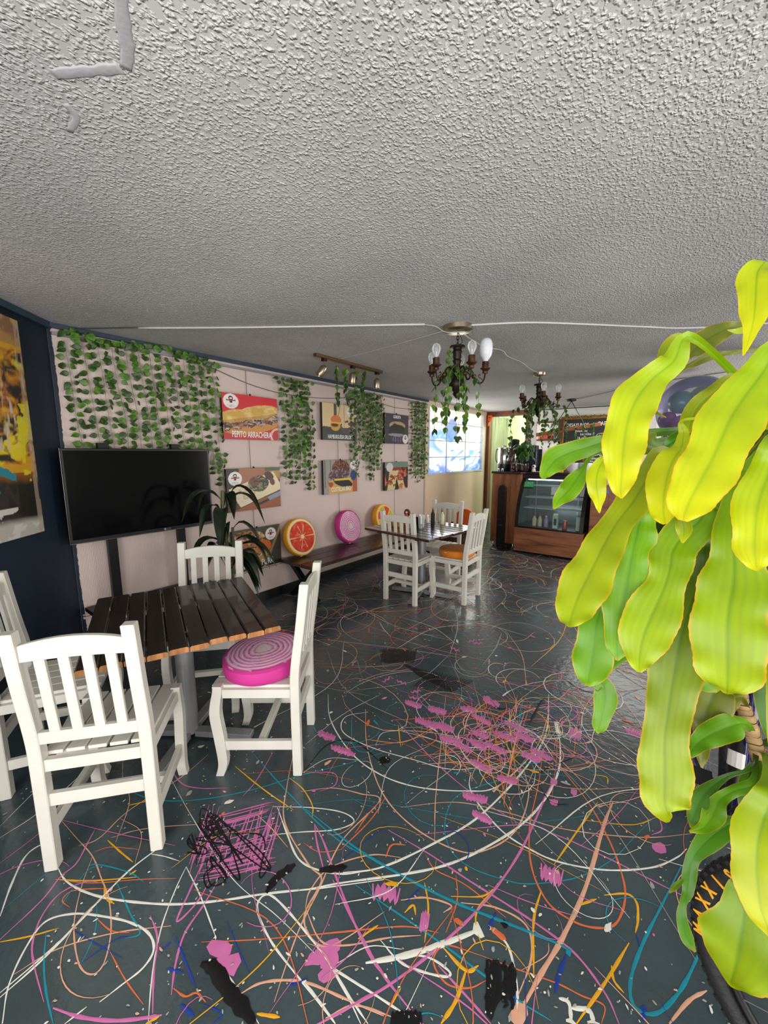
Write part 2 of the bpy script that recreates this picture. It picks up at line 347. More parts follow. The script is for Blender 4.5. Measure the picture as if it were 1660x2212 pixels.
def mat_floor():
    m = bpy.data.materials.new('painted_concrete_floor'); m.use_nodes = True; nt = m.node_tree; n = nt.nodes; L = nt.links
    b = n['Principled BSDF']; b.inputs['Coat Weight'].default_value = .25; b.inputs['Coat Roughness'].default_value = .08
    tc = n.new('ShaderNodeTexCoord')
    no = n.new('ShaderNodeTexNoise'); no.inputs['Scale'].default_value = 2.5; no.inputs['Detail'].default_value = 6; L.new(tc.outputs['Object'], no.inputs['Vector'])
    rp = n.new('ShaderNodeValToRGB'); rp.color_ramp.elements[0].color = (*rgb(52,63,67), 1); rp.color_ramp.elements[1].color = (*rgb(68,82,86), 1)
    rp.color_ramp.elements[0].position = .3; rp.color_ramp.elements[1].position = .7
    L.new(no.outputs['Fac'], rp.inputs[0])
    # tiny specks of paint
    v = n.new('ShaderNodeTexNoise'); v.inputs['Scale'].default_value = 38; v.inputs['Detail'].default_value = 5; v.inputs['Roughness'].default_value = .7; L.new(tc.outputs['Object'], v.inputs['Vector'])
    t = n.new('ShaderNodeMapRange'); t.inputs[1].default_value = .73; t.inputs[2].default_value = .75; L.new(v.outputs['Fac'], t.inputs[0])
    mx = n.new('ShaderNodeMix'); mx.data_type = 'RGBA'; L.new(t.outputs[0], mx.inputs[0]); L.new(rp.outputs[0], mx.inputs[6]); mx.inputs[7].default_value = (*rgb(170,168,158), 1)
    L.new(mx.outputs[2], b.inputs['Base Color'])
    rr = n.new('ShaderNodeMapRange'); rr.inputs[3].default_value = .2; rr.inputs[4].default_value = .34; L.new(no.outputs['Fac'], rr.inputs[0]); L.new(rr.outputs[0], b.inputs['Roughness'])
    nb = n.new('ShaderNodeTexNoise'); nb.inputs['Scale'].default_value = 25; nb.inputs['Detail'].default_value = 4; L.new(tc.outputs['Object'], nb.inputs['Vector'])
    bu = n.new('ShaderNodeBump'); bu.inputs['Distance'].default_value = .0022; L.new(nb.outputs['Fac'], bu.inputs['Height']); L.new(bu.outputs[0], b.inputs['Normal']); L.new(bu.outputs[0], b.inputs['Coat Normal'])
    return m

# ------------------------------------------------------------------ the room
XL, XR, YF, YB, ZC = -3.43, 2.45, -1.35, 8.2, 2.40
BW = Vector((-3.43, .85, 0)); BD = Vector((.716, -.698, 0)).normalized(); BN = Vector((.698, .716, 0)).normalized()
FL = struct(MB().b2((XL-1, YF-.3, -.1), (XR+.2, YB+2.2, 0)).build('floor', mat_floor()))
CEIL = struct(MB().b2((XL-.3, YF-.3, ZC), (XR+.2, YB+.1, ZC+.12)).build('ceiling', mat_ceiling()))
# left wall with the film window opening (Y 5.74..8.05, z 1.17..2.35)
mw_ = mat_leftwall()
WY0, WY1, WZ0, WZ1 = 5.76, 8.03, 1.17, 2.345
wl = MB(); wl.b2((XL-.15, .85, 0), (XL, 5.66, ZC)); struct(wl.build('wall_left', mw_))
wl = MB(); wl.b2((XL-.15, 5.66, 0), (XL, YB+1.2, WZ0)); wl.b2((XL-.15, 5.66, WZ1), (XL, YB+.1, ZC)); wl.b2((XL-.15, 5.66, WZ0), (XL, WY0, WZ1)); wl.b2((XL-.15, WY1, WZ0), (XL, YB+1.2, WZ1))
struct(wl.build('wall_left_beyond', M['beige']))
p1 = BW+BD*3.2
wb = MB().loft([[BW+Vector((0,0,z)), p1+Vector((0,0,z)), p1-BN*.15+Vector((0,0,z)), BW-BN*.15-BD*.05+Vector((0,0,z))] for z in (0, ZC)])
struct(wb.build('wall_corner', M['blue']))
# rough paint edge: navy strip that runs on to the white wall
random.seed(3)
e = MB(); ys = []; z = 0.; pts = []
while z <= 2.37: pts.append((.872+random.uniform(-.0025, .0025)+.003*math.sin(z*7), z)); z += random.uniform(.008, .02)
for i in range(len(pts)-1):
    (a, z0), (c, z1) = pts[i], pts[i+1]; e.add([(XL+.002, .85, z0), (XL+.002, a, z0), (XL+.002, c, z1), (XL+.002, .85, z1)], [(0,1,2,3)])
struct(e.build('trim_1', M['blue']))
# back wall with kitchen door opening
bw_ = MB(); DX0, DX1, DZ = -3.36, -2.60, 2.31
bw_.b2((DX1, YB, 0), (XR+.2, YB+.12, ZC)); bw_.b2((XL-.1, YB, DZ), (DX1, YB+.12, ZC)); bw_.b2((XL-.1, YB, 0), (DX0-.03, YB+.12, DZ))
struct(bw_.build('wall_back', M['bwall']))
fr = struct(MB().b2((DX0-.07, YB-.03, 0), (DX0, YB+.13, ZC-.005)).build('door_1', M['redwood']))
MB().b2((DX0, YB-.03, DZ-.005), (DX1, YB+.13, ZC-.005)).build('header', M['redwood'], fr)
MB().b2((DX1, YB-.03, 0), (DX1+.07, YB+.13, ZC-.005)).build('jamb', M['redwood'], fr)
# kitchen beyond the door
struct(MB().b2((DX0-.2, YB+1.15, 0), (-1.0, YB+1.25, 2.7)).build('wall_kitchen', M['kgreen']))
struct(MB().b2((DX0-.1, YB+.13, 0), (DX0-.02, YB+1.15, 2.34)).build('wall_kitchen_side', M['kwood']))
struct(MB().b2((DX0-.2, YB+.12, 2.62), (-1.0, YB+1.25, 2.7)).build('ceiling_kitchen', M['kgreen']))
struct(MB().b2((-1.1, YB+.12, 0), (-1.0, YB+1.25, 2.7)).build('wall_kitchen_right', M['kgreen']))
# right wall and front wall with large openings (out of frame, they let the daylight in)
r_ = MB(); r_.b2((XR, YF, 0), (XR+.12, YB, .3)); r_.b2((XR, YF, 2.32), (XR+.12, YB, ZC)); r_.b2((XR, YF, .3), (XR+.12, -.8, 2.32)); r_.b2((XR, 1.9, .3), (XR+.12, 5.1, 2.32)); r_.b2((XR, 7.3, .3), (XR+.12, YB, 2.32))
struct(r_.build('wall_right', M['bwall']))
f_ = MB(); f_.b2((-2.6, YF-.12, 0), (XR, YF, .2)); f_.b2((-2.6, YF-.12, 2.3), (XR, YF, ZC)); f_.b2((-2.6, YF-.12, .2), (-1.7, YF, 2.3)); f_.b2((1.9, YF-.12, .2), (XR, YF, 2.3))
struct(f_.build('wall_front', M['bwall']))
# baseboard, trims, rail
struct(MB().b2((XL, .86, 0), (XL+.015, 8.1, .10)).build('baseboard_left', M['black']))
struct(MB().b2((XL, .86, .34), (XL+.02, 5.6, .355)).b2((XL, .86, .365), (XL+.012, 5.6, .372)).build('trim_2', mat('ledge_paint', (206,186,180), .6)))
struct(MB().b2((XL, .86, ZC-.032), (XL+.03, 5.72, ZC-.001)).build('trim_3', M['trim']))
struct(MB().b2((XL, .87, 2.325), (XL+.018, 5.7, 2.345)).build('trim_4', M['grey']))
t = MB(); q0 = BW+BN*.015; q1 = BW+BN*.015+BD*2.5
t.beam(q0+Vector((0,0,ZC-.02)), q1+Vector((0,0,ZC-.02)), .03, .04); struct(t.build('trim_5', M['trim']))
struct(MB().b2((XL, YB-.02, ZC-.03), (XR, YB-.002, ZC-.018)).build('trim_6', M['blackm']))
struct(MB().b2((XL, 5.64, 0), (XL+.008, 5.68, ZC-.03)).build('trim_7', mat('corner_strip', (176,160,146), .6)))
# ceiling patch of smooth plaster (L shaped scar)
def zc_line(pp, wd, name):
    P = [Vector(at_z(x, y, ZC-.0015)) for x, y in pp]; mb = MB(); rg = []
    for i, p in enumerate(P):
        tt = (P[min(i+1, len(P)-1)]-P[max(i-1, 0)]).normalized(); sd = Vector((-tt.y, tt.x, 0))*wd/2*random.uniform(.8, 1.2)
        rg.append([p-sd+Vector((0,0,.002)), p-sd*.6-Vector((0,0,.0003)), p+sd*.6-Vector((0,0,.0003)), p+sd+Vector((0,0,.002))])
    return mb.loft(rg).build(name, mat('smooth_plaster', (158,158,160), .8, var=.05, vs=40, bump=.001, bs=90), CEIL, smooth='all')
zc_line(crom([(115,162),(160,158),(210,154),(262,150)], 5), .03, 'plaster_patch')
zc_line(crom([(272,150),(276,110),(268,60),(262,5),(258,-60)], 5), .03, 'plaster_patch')
zc_line(crom([(150,285),(165,255),(140,225)], 5), .018, 'plaster_patch')

# film window (abstract blue and white print, plain stand-in colours)
def film_fn(u, v):
    img = np.ones(u.shape+(3,))*np.array(rgb(250,250,250)); warm = np.clip((v-.55)*2.2, 0, 1)
    img = img*(1-warm[..., None]*.9)+np.array(rgb(255,224,170))*warm[..., None]*.9
    n1 = fbm(u, v, 5, 11); n2 = fbm(u+n1*.2, v, 9, 21)
    put(img, np.clip((1.1-ell(u, v, .22, .5, .26, .26)-.5*n2)*2, 0, 1)*.75, (84,160,238))
    put(img, np.clip((1.0-ell(u, v, .42, .68, .13, .24)-.9*n1+.2)*3, 0, 1)*.85, (52,104,220))
    put(img, (n2 > .56)*(v < .85)*(u < .5)*.6, (96,140,226))
    put(img, np.clip((1-ell(u, v, .3, .42, .2, .09, -.5))*3, 0, 1)*.9, (246,248,250))
    put(img, np.clip(1-abs(v-.36)/.08, 0, 1)*(u > .45)*.55, (150,175,205))
    put(img, np.clip((1-ell(u, v, .8, .3, .34, .14, .6))*3, 0, 1)*.95, (250,251,252))
    st = np.sin((v*34-u*26)+n1*9); put(img, np.clip((st-.45)*3, 0, 1)*(v < .36)*(u > .4)*.9, (66,144,230))
    put(img, np.clip((.17+.05*np.sin(u*14)-v)*14, 0, 1)*(n2 > .45)*.8, (70,110,210))
    put(img, np.clip((1-ell(u, v, .52, .1, .2, .1))*2, 0, 1)*.7, (240,220,185))
    # soft shadows of the outer bars are added as pale strips before the film
    return img
WIN = tag(link('window_1', MB().b2((XL-.10, WY0, WZ0), (XL-.085, WY1, WZ1)).mesh('window_glass', mat_glass('window_glass')), None), kind='structure')
WIN.data.name = 'window_glass'
fm = grid_mesh('film', WY1-WY0-.06, WZ1-WZ0-.05, 110, 90, film_fn, M['film'])
link('window_film', fm, WIN, TR(XL-.05, (WY0+WY1)/2, (WZ0+WZ1)/2) @ WALLM)
alu = mat('pale_frame', (196,200,205), .4)
f = MB()
for a, c in ((WY0, WY0+.035), (WY1-.05, WY1)): f.b2((XL-.08, a, WZ0), (XL+.01, c, WZ1))
for a, c in ((WZ0, WZ0+.03), (WZ1-.03, WZ1)): f.b2((XL-.08, WY0+.035, a), (XL+.01, WY1-.05, c))
f.build('window_frame', alu, WIN)
for yy in (6.48, 7.26): MB().b2((XL-.045, yy-.012, WZ0), (XL-.035, yy+.012, WZ1)).build('mullion_shadow', mat('bar_shadow_grey', (178,182,190), .5), WIN)  # grey strips stand in for the outer bars' shadows on the film
for zz in (1.47, 1.76, 2.08): MB().b2((XL-.048, WY0+.03, zz-.008), (XL-.038, WY1-.04, zz+.008)).build('transom_shadow', mat('bar_shadow_pale', (190,192,198), .5), WIN)

# ------------------------------------------------------------------ paint thrown on the floor (raised paint lines)
PA = lambda x, y: (x/2, 1600+y/2); PB = lambda x, y: (660+x/1.844, 1500+y/1.844); PC = lambda x, y: (560+x/2.243, 1200+y/2.243)
paint = {}; _pz = [0.0006]
def ribbon(col, P, wd, blob=False, jit=.13):
    mb = paint.setdefault(col, MB()); _pz[0] += 1.2e-6; z0 = _pz[0]+(.0009 if col == 'p_black' else .0); n = len(P)
    if n < 2: return
    P = [Vector((p[0], p[1], 0)) for p in P]; k = len(mb.v); ph = random.random()*9
    for i, p in enumerate(P):
        tt = P[min(i+1, n-1)]-P[max(i-1, 0)]
        if tt.length < 1e-7: tt = Vector((1, 0, 0))
        tt.normalize(); sd = Vector((-tt.y, tt.x, 0))
        s = i/(n-1); ww = wd*(1+jit*math.sin(i*.9+ph)+jit*random.uniform(-.4, .4))*min(1, .35+3*min(s, 1-s))
        if blob and s > .93: ww = wd*2.6
        for a, h in ((-.5, 0), (0, wd*.08+.0002), (.5, 0)):
            q = p+sd*ww*a; mb.v.append((q.x, q.y, z0+h))
    for i in range(n-1):
        a = k+i*3; mb.f += [(a, a+1, a+4, a+3), (a+1, a+2, a+5, a+4)]
def blob(col, x, y, r, el=1., an=0.):
    mb = paint.setdefault(col, MB()); _pz[0] += 1.2e-6; k = len(mb.v); n = 9
    mb.v.append((x, y, _pz[0]+.0006)); c, s = math.cos(an), math.sin(an)
    for j in range(n):
        rr = r*random.uniform(.7, 1.2); a = 2*PI*j/n; u, v = rr*el*math.cos(a), rr*math.sin(a)
        mb.v.append((x+u*c-v*s, y+u*s+v*c, _pz[0]))
    for j in range(n): mb.f.append((k, k+1+j, k+1+(j+1) % n))
def trace(col, T, pts, wd=.007, bl=False):
    ribbon(col, crom([at_z(*T(*q))[:2] for q in pts], 9), wd, bl)
def zigzag(col, T, x, y, sx, sy, wd=.012, n=9, an=None):
    an = random.uniform(-.6, .6) if an is None else an; pts = []
    for i in range(n):
        a = (i/(n-1)-.5)*sx; b = (.5 if i % 2 else -.5)*sy*random.uniform(.7, 1.15); c, s = math.cos(an), math.sin(an)
        pts.append(at_z(*T(x+a*c-b*s*.6, y+a*s+b*c))[:2])
    ribbon(col, crom(pts, 3), wd, jit=.1)
random.seed(21)
W_, K_, T_, O_, P_, Y_, B_, N_ = 'p_white', 'p_pink', 'p_teal', 'p_orange', 'p_peach', 'p_yellow', 'p_blue', 'p_black'
A_ = [
(W_,.009,[(245,540),(290,610),(400,665),(560,695),(760,707),(960,690),(1160,660),(1400,635),(1660,600)]),
(W_,.009,[(0,1110),(200,930),(420,700),(560,560),(690,460)]),(W_,.006,[(0,1090),(200,920),(400,730)]),
(W_,.008,[(0,760),(50,620),(110,500),(180,450),(210,470)]),
(W_,.008,[(10,1224),(40,1050),(120,880),(200,780),(320,748),(450,760),(560,785),(640,830),(665,900),(620,980),(520,1060),(430,1130)]),
(W_,.005,[(640,1224),(660,1000),(700,800),(760,640),(805,545)]),(W_,.005,[(805,545),(870,680),(935,855)]),
(W_,.008,[(1450,1224),(1320,1060),(1180,880),(1120,760),(1115,700),(1150,665),(1200,690),(1300,800),(1400,930),(1500,1100),(1560,1224)]),
(W_,.006,[(980,1000),(1040,1100),(1120,1224)]),(W_,.008,[(1200,290),(1240,400),(1290,510),(1380,560),(1500,575),(1660,545)]),
(W_,.006,[(1180,285),(1350,290),(1480,310),(1530,350),(1450,385),(1300,395),(1150,410)]),(W_,.005,[(280,1224),(375,1150)]),
(W_,.006,[(1440,980),(1560,1060),(1660,1120)]),(W_,.003,[(0,370),(120,250),(230,140)]),(W_,.004,[(0,420),(180,300),(400,100)]),
(W_,.004,[(650,490),(710,500),(775,520)]),(W_,.003,[(720,130),(830,330),(1000,590),(1200,760),(1420,980)]),
(P_,.007,[(1280,0),(1240,200),(1230,350),(1330,530),(1390,600),(1320,740),(1330,830),(1400,890),(1500,850),(1660,740)]),
(P_,.005,[(400,500),(350,640),(320,800),(340,960),(395,1010),(450,960),(480,820),(470,680),(440,600),(400,500),(330,420),(270,350)]),
(P_,.005,[(60,1010),(250,900),(500,830),(740,800)]),(P_,.005,[(340,455),(430,420),(560,300),(780,160),(900,60)]),
(P_,.008,[(1030,1100),(1120,1050),(1230,1035),(1340,1050),(1480,1110),(1660,1190)]),
(P_,.006,[(1185,1130),(1240,960),(1300,800),(1380,640),(1480,430),(1640,260),(1560,230),(1440,205),(1300,220)]),
(P_,.004,[(480,420),(580,390),(700,372),(900,360)]),(P_,.004,[(540,0),(530,150),(560,260),(500,440)]),
(K_,.007,[(0,860),(180,690),(260,590),(330,530),(380,440),(415,375)]),(K_,.004,[(0,530),(180,390),(300,260)]),
(K_,.010,[(230,1155),(350,1195),(500,1210),(650,1195),(700,1185)]),(K_,.006,[(190,1130),(150,980),(140,880),(180,760),(260,660),(370,610),(440,615)]),
(K_,.008,[(740,1100),(760,960),(800,830),(880,710),(940,610)]),(K_,.008,[(870,540),(820,650),(765,780),(850,700),(910,600)]),
(K_,.007,[(650,755),(680,850),(665,1000),(660,1180)]),(K_,.009,[(1360,360),(1400,440),(1450,580),(1520,760),(1600,930),(1660,1020)]),
(K_,.008,[(1360,360),(1370,440),(1400,560)]),(K_,.006,[(720,90),(780,180),(860,205),(980,205)]),(K_,.010,[(1380,1224),(1520,1145),(1660,1070)]),
(K_,.005,[(1300,140),(1440,140),(1450,190),(1380,220)]),(K_,.005,[(1180,50),(1110,170),(1050,240)]),
(T_,.007,[(1080,40),(1250,230),(1450,420),(1660,540)]),(T_,.006,[(500,600),(560,740),(605,830),(540,855)]),(T_,.006,[(200,820),(190,960),(200,1090),(230,1224)]),
(T_,.006,[(380,540),(430,535),(560,570),(620,610)]),(T_,.006,[(540,80),(530,170),(590,230),(720,260),(900,250),(1100,210),(1300,150),(1500,100),(1660,50)]),
(T_,.003,[(0,740),(180,590),(240,540)]),(T_,.004,[(420,700),(410,830),(350,970)]),(T_,.004,[(440,540),(380,560),(300,660),(250,740)]),
(O_,.004,[(240,600),(400,615),(600,600),(760,595)]),(O_,.004,[(870,870),(1100,860),(1400,835),(1660,810)]),(O_,.006,[(750,1070),(800,1105),(850,1090),(890,1130)]),
(O_,.004,[(470,900),(540,1030),(620,1140)]),(O_,.005,[(300,720),(270,690),(310,650),(400,640),(480,640)]),(O_,.005,[(420,770),(480,820),(560,830)]),(O_,.004,[(410,480),(480,460),(600,470)]),
(O_,.004,[(1310,440),(1380,480),(1480,470)]),(O_,.007,[(1535,400),(1590,320),(1650,255)]),
(Y_,.006,[(0,870),(130,845),(255,810)]),(Y_,.006,[(240,600),(400,605),(590,590)]),(Y_,.007,[(465,430),(520,480),(575,525)]),(Y_,.008,[(450,620),(460,680),(495,705)]),
(Y_,.007,[(1015,110),(1100,180),(1180,240),(1270,300)]),(Y_,.007,[(555,280),(640,260)]),(Y_,.006,[(1250,160),(1310,210),(1350,280),(1350,335)]),(Y_,.010,[(1110,1180),(1210,1195)]),(Y_,.008,[(590,560),(560,580)]),(Y_,.008,[(630,1224),(690,1190)]),
(B_,.005,[(340,970),(500,860),(560,850)]),(B_,.008,[(760,850),(800,950),(845,1065)]),(B_,.004,[(310,815),(420,880),(530,940)]),(B_,.004,[(980,780),(1030,900),(1080,1010)]),(B_,.010,[(720,985),(790,1000)]),(B_,.008,[(690,910),(740,870)]),(B_,.010,[(1250,1060),(1330,1030)]),(B_,.005,[(880,1140),(960,1180),(920,1224)]),(B_,.012,[(780,1140),(840,1190)]),
(N_,.035,[(1150,660),(1190,600),(1240,560),(1275,535)]),(N_,.032,[(1380,560),(1440,555),(1500,545)]),(N_,.045,[(870,965),(925,985),(985,1080),(1045,1150),(1100,1224)]),
]
B2 = [
(W_,.011,[(0,778),(150,750),(400,715),(560,680),(700,620),(860,520),(960,410),(1010,300),(1015,200),(1000,110)]),
(W_,.008,[(660,310),(655,370),(700,450),(790,550),(900,620),(1020,670),(1200,700),(1380,690),(1480,650),(1520,615)]),
(W_,.008,[(90,0),(100,100),(180,230),(300,320),(450,370),(640,385),(760,370),(880,270)]),(W_,.006,[(250,70),(160,90),(150,150),(260,210),(430,260),(600,300),(800,270)]),
(W_,.010,[(150,710),(300,690),(500,600),(700,480),(880,290),(960,150),(970,0)]),(W_,.020,[(240,1070),(400,1040),(560,990),(700,935)]),
(W_,.009,[(730,920),(800,990),(830,1080),(845,1200),(840,1313)]),(W_,.008,[(350,1040),(480,1045),(570,1100),(560,1125),(450,1100),(370,1060),(300,980)]),
(W_,.012,[(1010,1210),(1050,1230),(1060,1313)]),(W_,.015,[(1060,1250),(1130,1260),(1150,1313)]),(W_,.008,[(0,1150),(60,1230),(120,1313)]),(W_,.007,[(100,1090),(250,1180),(420,1290)]),(W_,.006,[(110,1090),(180,1210),(250,1313)]),
(W_,.003,[(1000,0),(1060,60),(960,200),(860,420)]),(W_,.004,[(280,200),(320,150),(480,150),(700,190),(900,260)]),(W_,.003,[(0,200),(150,80),(300,0)]),
(P_,.016,[(1225,430),(1190,520),(1120,760),(1030,960),(930,1130),(830,1313)]),(P_,.005,[(560,0),(545,160),(520,400),(515,590)]),
(P_,.007,[(240,60),(245,200),(300,380),(420,520),(600,620),(720,620),(840,540),(890,400),(870,300)]),(P_,.007,[(620,830),(760,850),(880,920),(900,1050),(840,1220)]),
(P_,.007,[(380,820),(480,810),(580,840),(550,870)]),(P_,.005,[(380,450),(600,430),(800,470),(1000,530),(1200,560),(1380,570),(1540,555)]),(P_,.006,[(0,850),(20,780),(100,690),(260,640),(380,650)]),
(P_,.006,[(0,850),(60,980),(160,1000),(330,970),(460,960)]),(P_,.010,[(1450,1313),(1530,1220),(1600,1180)]),(P_,.003,[(860,1100),(960,1040),(970,990)]),(P_,.006,[(80,1290),(200,1240),(360,1290)]),
(O_,.008,[(950,190),(930,350),(895,520),(900,680),(960,820),(1060,900),(1160,930),(1240,910),(1275,800),(1250,680),(1200,560),(1120,420),(1000,270),(950,190)]),
(O_,.006,[(700,1040),(560,1000),(510,1060),(560,1150),(650,1170),(720,1140)]),(O_,.005,[(0,960),(200,940),(400,925),(530,950)]),(O_,.005,[(700,1040),(830,1090),(1000,1150),(1100,1200),(1190,1240),(1180,1313)]),
(O_,.022,[(740,930),(800,980)]),(O_,.008,[(320,650),(345,600),(400,600)]),(O_,.005,[(600,720),(605,820),(560,950)]),(O_,.005,[(480,640),(520,700),(640,760),(800,890)]),(O_,.006,[(140,620),(260,500),(320,410)]),(O_,.004,[(400,100),(500,200),(700,260)]),(O_,.005,[(1000,300),(1150,270),(1260,255)]),
(K_,.010,[(0,1340),(330,1160),(560,980),(720,820),(860,620),(960,400),(990,350)]),(K_,.008,[(330,540),(500,640),(650,740),(840,860),(1000,970),(1100,1060),(1200,1200),(1250,1313)]),
(K_,.006,[(440,560),(860,520),(1000,560),(1200,650),(1400,750),(1600,850)]),(K_,.008,[(530,1080),(640,1200),(740,1313)]),(K_,.009,[(110,740),(200,920),(300,1100),(420,1260)]),(K_,.006,[(360,100),(450,200),(560,310),(700,420),(860,520)]),
(K_,.004,[(730,760),(900,830),(1100,890)]),(K_,.006,[(1410,490),(1420,540),(1380,560)]),
(T_,.005,[(1130,400),(1100,350),(1000,320),(850,330),(680,370),(590,420),(555,520),(580,620),(660,690),(800,740),(900,755),(1080,730),(1220,660),(1310,570),(1390,490)]),
(T_,.011,[(1500,680),(1420,840),(1350,980),(1300,1120),(1300,1220),(1350,1270),(1420,1260),(1500,1170),(1560,1050),(1580,980)]),
(T_,.008,[(200,760),(380,880),(540,990),(700,1110),(850,1220),(980,1300)]),(T_,.012,[(0,455),(200,610),(400,730),(600,830),(800,910),(1000,990),(1060,1030)]),
(T_,.005,[(185,60),(190,200),(250,230),(300,190)]),(T_,.003,[(0,440),(200,420),(400,450),(700,500),(900,510),(1200,470),(1310,430)]),(T_,.004,[(1090,300),(1300,320),(1540,340),(1600,420)]),
(Y_,.008,[(1165,430),(1080,550),(990,680)]),(Y_,.010,[(1290,990),(1200,1140),(1080,1313)]),(Y_,.009,[(940,780),(910,900),(910,1120)]),(Y_,.007,[(580,805),(700,805),(750,780),(690,850),(680,920),(710,1020)]),
(Y_,.010,[(1090,840),(1160,815)]),(Y_,.009,[(1190,800),(1280,795),(1320,830),(1325,900),(1315,950)]),(Y_,.012,[(550,1010),(640,1100),(690,1080)]),(Y_,.012,[(640,1100),(600,1220),(540,1313)]),(Y_,.007,[(475,750),(490,850),(475,990)]),
(Y_,.008,[(395,870),(430,840),(440,880)]),(Y_,.006,[(370,120),(380,210)]),(Y_,.008,[(1220,1080),(1230,1140),(1270,1190)]),(Y_,.006,[(1145,320),(1200,330),(1205,360)]),(Y_,.006,[(340,1240),(380,1170)]),(Y_,.008,[(210,975),(290,920)]),(Y_,.005,[(1100,500),(1300,520),(1400,490)]),
(B_,.014,[(1040,1040),(1010,1120),(995,1190)]),(B_,.010,[(830,1100),(835,1240)]),(B_,.012,[(760,870),(730,930)]),(B_,.006,[(400,830),(460,770)]),(B_,.004,[(100,700),(220,600),(330,520)]),(B_,.016,[(1350,1240),(1345,1300)]),(B_,.006,[(1320,960),(1335,1010)]),
(N_,.006,[(0,300),(90,200),(200,190),(330,300)]),(N_,.006,[(880,120),(930,60),(960,20)]),(N_,.005,[(900,330),(1000,280),(1130,230)]),(N_,.005,[(930,360),(980,430),(1050,440)]),
]
for c, wd, p in A_: trace(c, PA, p, wd*.85, c in (T_, P_) and wd > .008)
for c, wd, p in B2: trace(c, PB, p, wd*.85, c in (T_, P_, W_) and wd > .0105)
# scribbled patches
for x, y in [(85,165),(150,225),(740,30),(525,65),(550,130),(700,100),(870,170),(800,170),(580,180),(700,160),(760,215),(900,250),(940,240),(690,200),(700,285),(805,340),(675,410),(705,490),(430,40),(1305,150),(630,210),(840,130),(480,115),(650,60)]:
    zigzag(K_, PB, x, y, random.uniform(60, 100), random.uniform(16, 26), .024, 15, random.uniform(.2, .55))
for x, y, sx, sy in [(980,720,90,70),(320,790,110,70),(475,905,30,80),(1075,160,50,50),(990,350,24,24),(1070,390,20,24),(990,430,28,22)]: zigzag(K_, PB, x, y, sx, sy, .013, 11, .2)
for x, y in [(95,1010),(100,1060),(40,1050),(90,1110),(70,1040),(1410,610)]: blob(K_, *at_z(*PB(x, y))[:2], .022, 1.5, 1)
for x, y in [(950,900),(990,965)]: blob(K_, *at_z(*PA(x, y))[:2], .028, 1.5, .3)
for x, y in [(950,455),(1120,708),(1030,415),(1060,425),(760,660),(750,690),(860,750),(620,600),(900,830),(1000,740),(690,615),(340,885),(420,945)]: zigzag(K_, PC, x, y, 50, 12, .012, 6)
# cross hatch next to the onion chair, black scribble over it
for i in range(26):
    a = random.uniform(0, 1); x0 = 850+a*340; trace(K_, PA, [(x0-40, 590-random.uniform(0, 60)), (x0, 430), (x0+40+random.uniform(-20, 20), 275+random.uniform(0, 70))], .005)
    y0 = 290+a*280; trace(K_, PA, [(850+random.uniform(0, 80), y0+40), (1020, y0+10), (1200-random.uniform(0, 60), y0-30)], .005)
p = [(random.uniform(820, 1180), random.uniform(290, 620)) for _ in range(26)]; trace(N_, PA, p, .005)
trace(N_, PA, [(random.uniform(880, 960), random.uniform(320, 430)) for _ in range(26)], .006)
trace(N_, PA, [(random.uniform(810, 900), random.uniform(390, 500)) for _ in range(14)], .005)
trace(N_, PA, [(random.uniform(880, 990), random.uniform(500, 660)) for _ in range(14)], .005)
for i in range(24):
    x0 = 590+i*7; trace(N_, PC, [(x0, 525-random.uniform(0, 12)), (x0+14, 450+random.uniform(-6, 12))], .006)
trace(N_, PC, [(590+i*3.6, 520 if i % 2 else 455) for i in range(46)], .006)
for i in range(18):
    a = i/18; trace(N_, PC, [(690+a*190, 520+a*60), (800+a*150, 600+a*70)], .005); trace(N_, PC, [(740+a*190, 640-a*30+a*60), (850+a*200, 560+a*50)], .005)
trace(N_, PC, [(1385,690),(1350,740),(1310,820)], .018); trace(N_, PC, [(1120,700),(1160,740),(1200,742)], .01); trace(N_, PC, [(1480,600),(1560,650),(1640,670)], .006)
for xx in (735, 745, 800, 820): trace(N_, PB, [(xx+random.uniform(-14, 14), 1065+i*16+random.uniform(-9, 9)) for i in range(13)], .013)
trace(N_, PB, [(725,1060),(735,1280),(760,1070),(770,1180),(745,1270)], .02); trace(N_, PB, [(800,1080),(805,1200),(825,1090),(830,1200)], .02)
trace(N_, PB, [(340+i*9, 1270 if i % 2 else 1330) for i in range(15)], .012)
blob(N_, *at_z(*PB(313, 262))[:2], .03, 1.0); blob(N_, *at_z(*PB(795, 915))[:2], .012)
# many more thin loops, denser further into the room
def rnd_curve(cx, cy, s):
    t = random.random()*(1 if s < .5 else 1.35); a0 = random.uniform(0, 2*PI)
    if t < .42:
        r = s*random.uniform(.2, .6); e = random.uniform(.5, 1.); n = random.randint(12, 26); sp = random.uniform(.8, 2.)*PI
        q = random.uniform(0, PI); c_, s_ = math.cos(q), math.sin(q); g = random.uniform(-.4, .4)
        return [(cx+(r*(1+g*i/n)*math.cos(a0+sp*i/n))*c_-r*e*math.sin(a0+sp*i/n)*s_, cy+(r*(1+g*i/n)*math.cos(a0+sp*i/n))*s_+r*e*math.sin(a0+sp*i/n)*c_) for i in range(n+1)]
    L = s*random.uniform(.5, 2.2); k = random.uniform(-.5, .5)*L
    p = [(cx-L/2*math.cos(a0), cy-L/2*math.sin(a0)), (cx+k*-math.sin(a0)*.4, cy+k*math.cos(a0)*.4), (cx+L/2*math.cos(a0), cy+L/2*math.sin(a0))]
    return crom(p, 7)
cols_far = [P_]*6+[W_]*5+[K_]*3+[O_]*4+['p_grey']*3+[Y_]+[T_]
cols_near = [W_, P_, K_, T_, O_, Y_, P_, T_, B_, O_, K_]
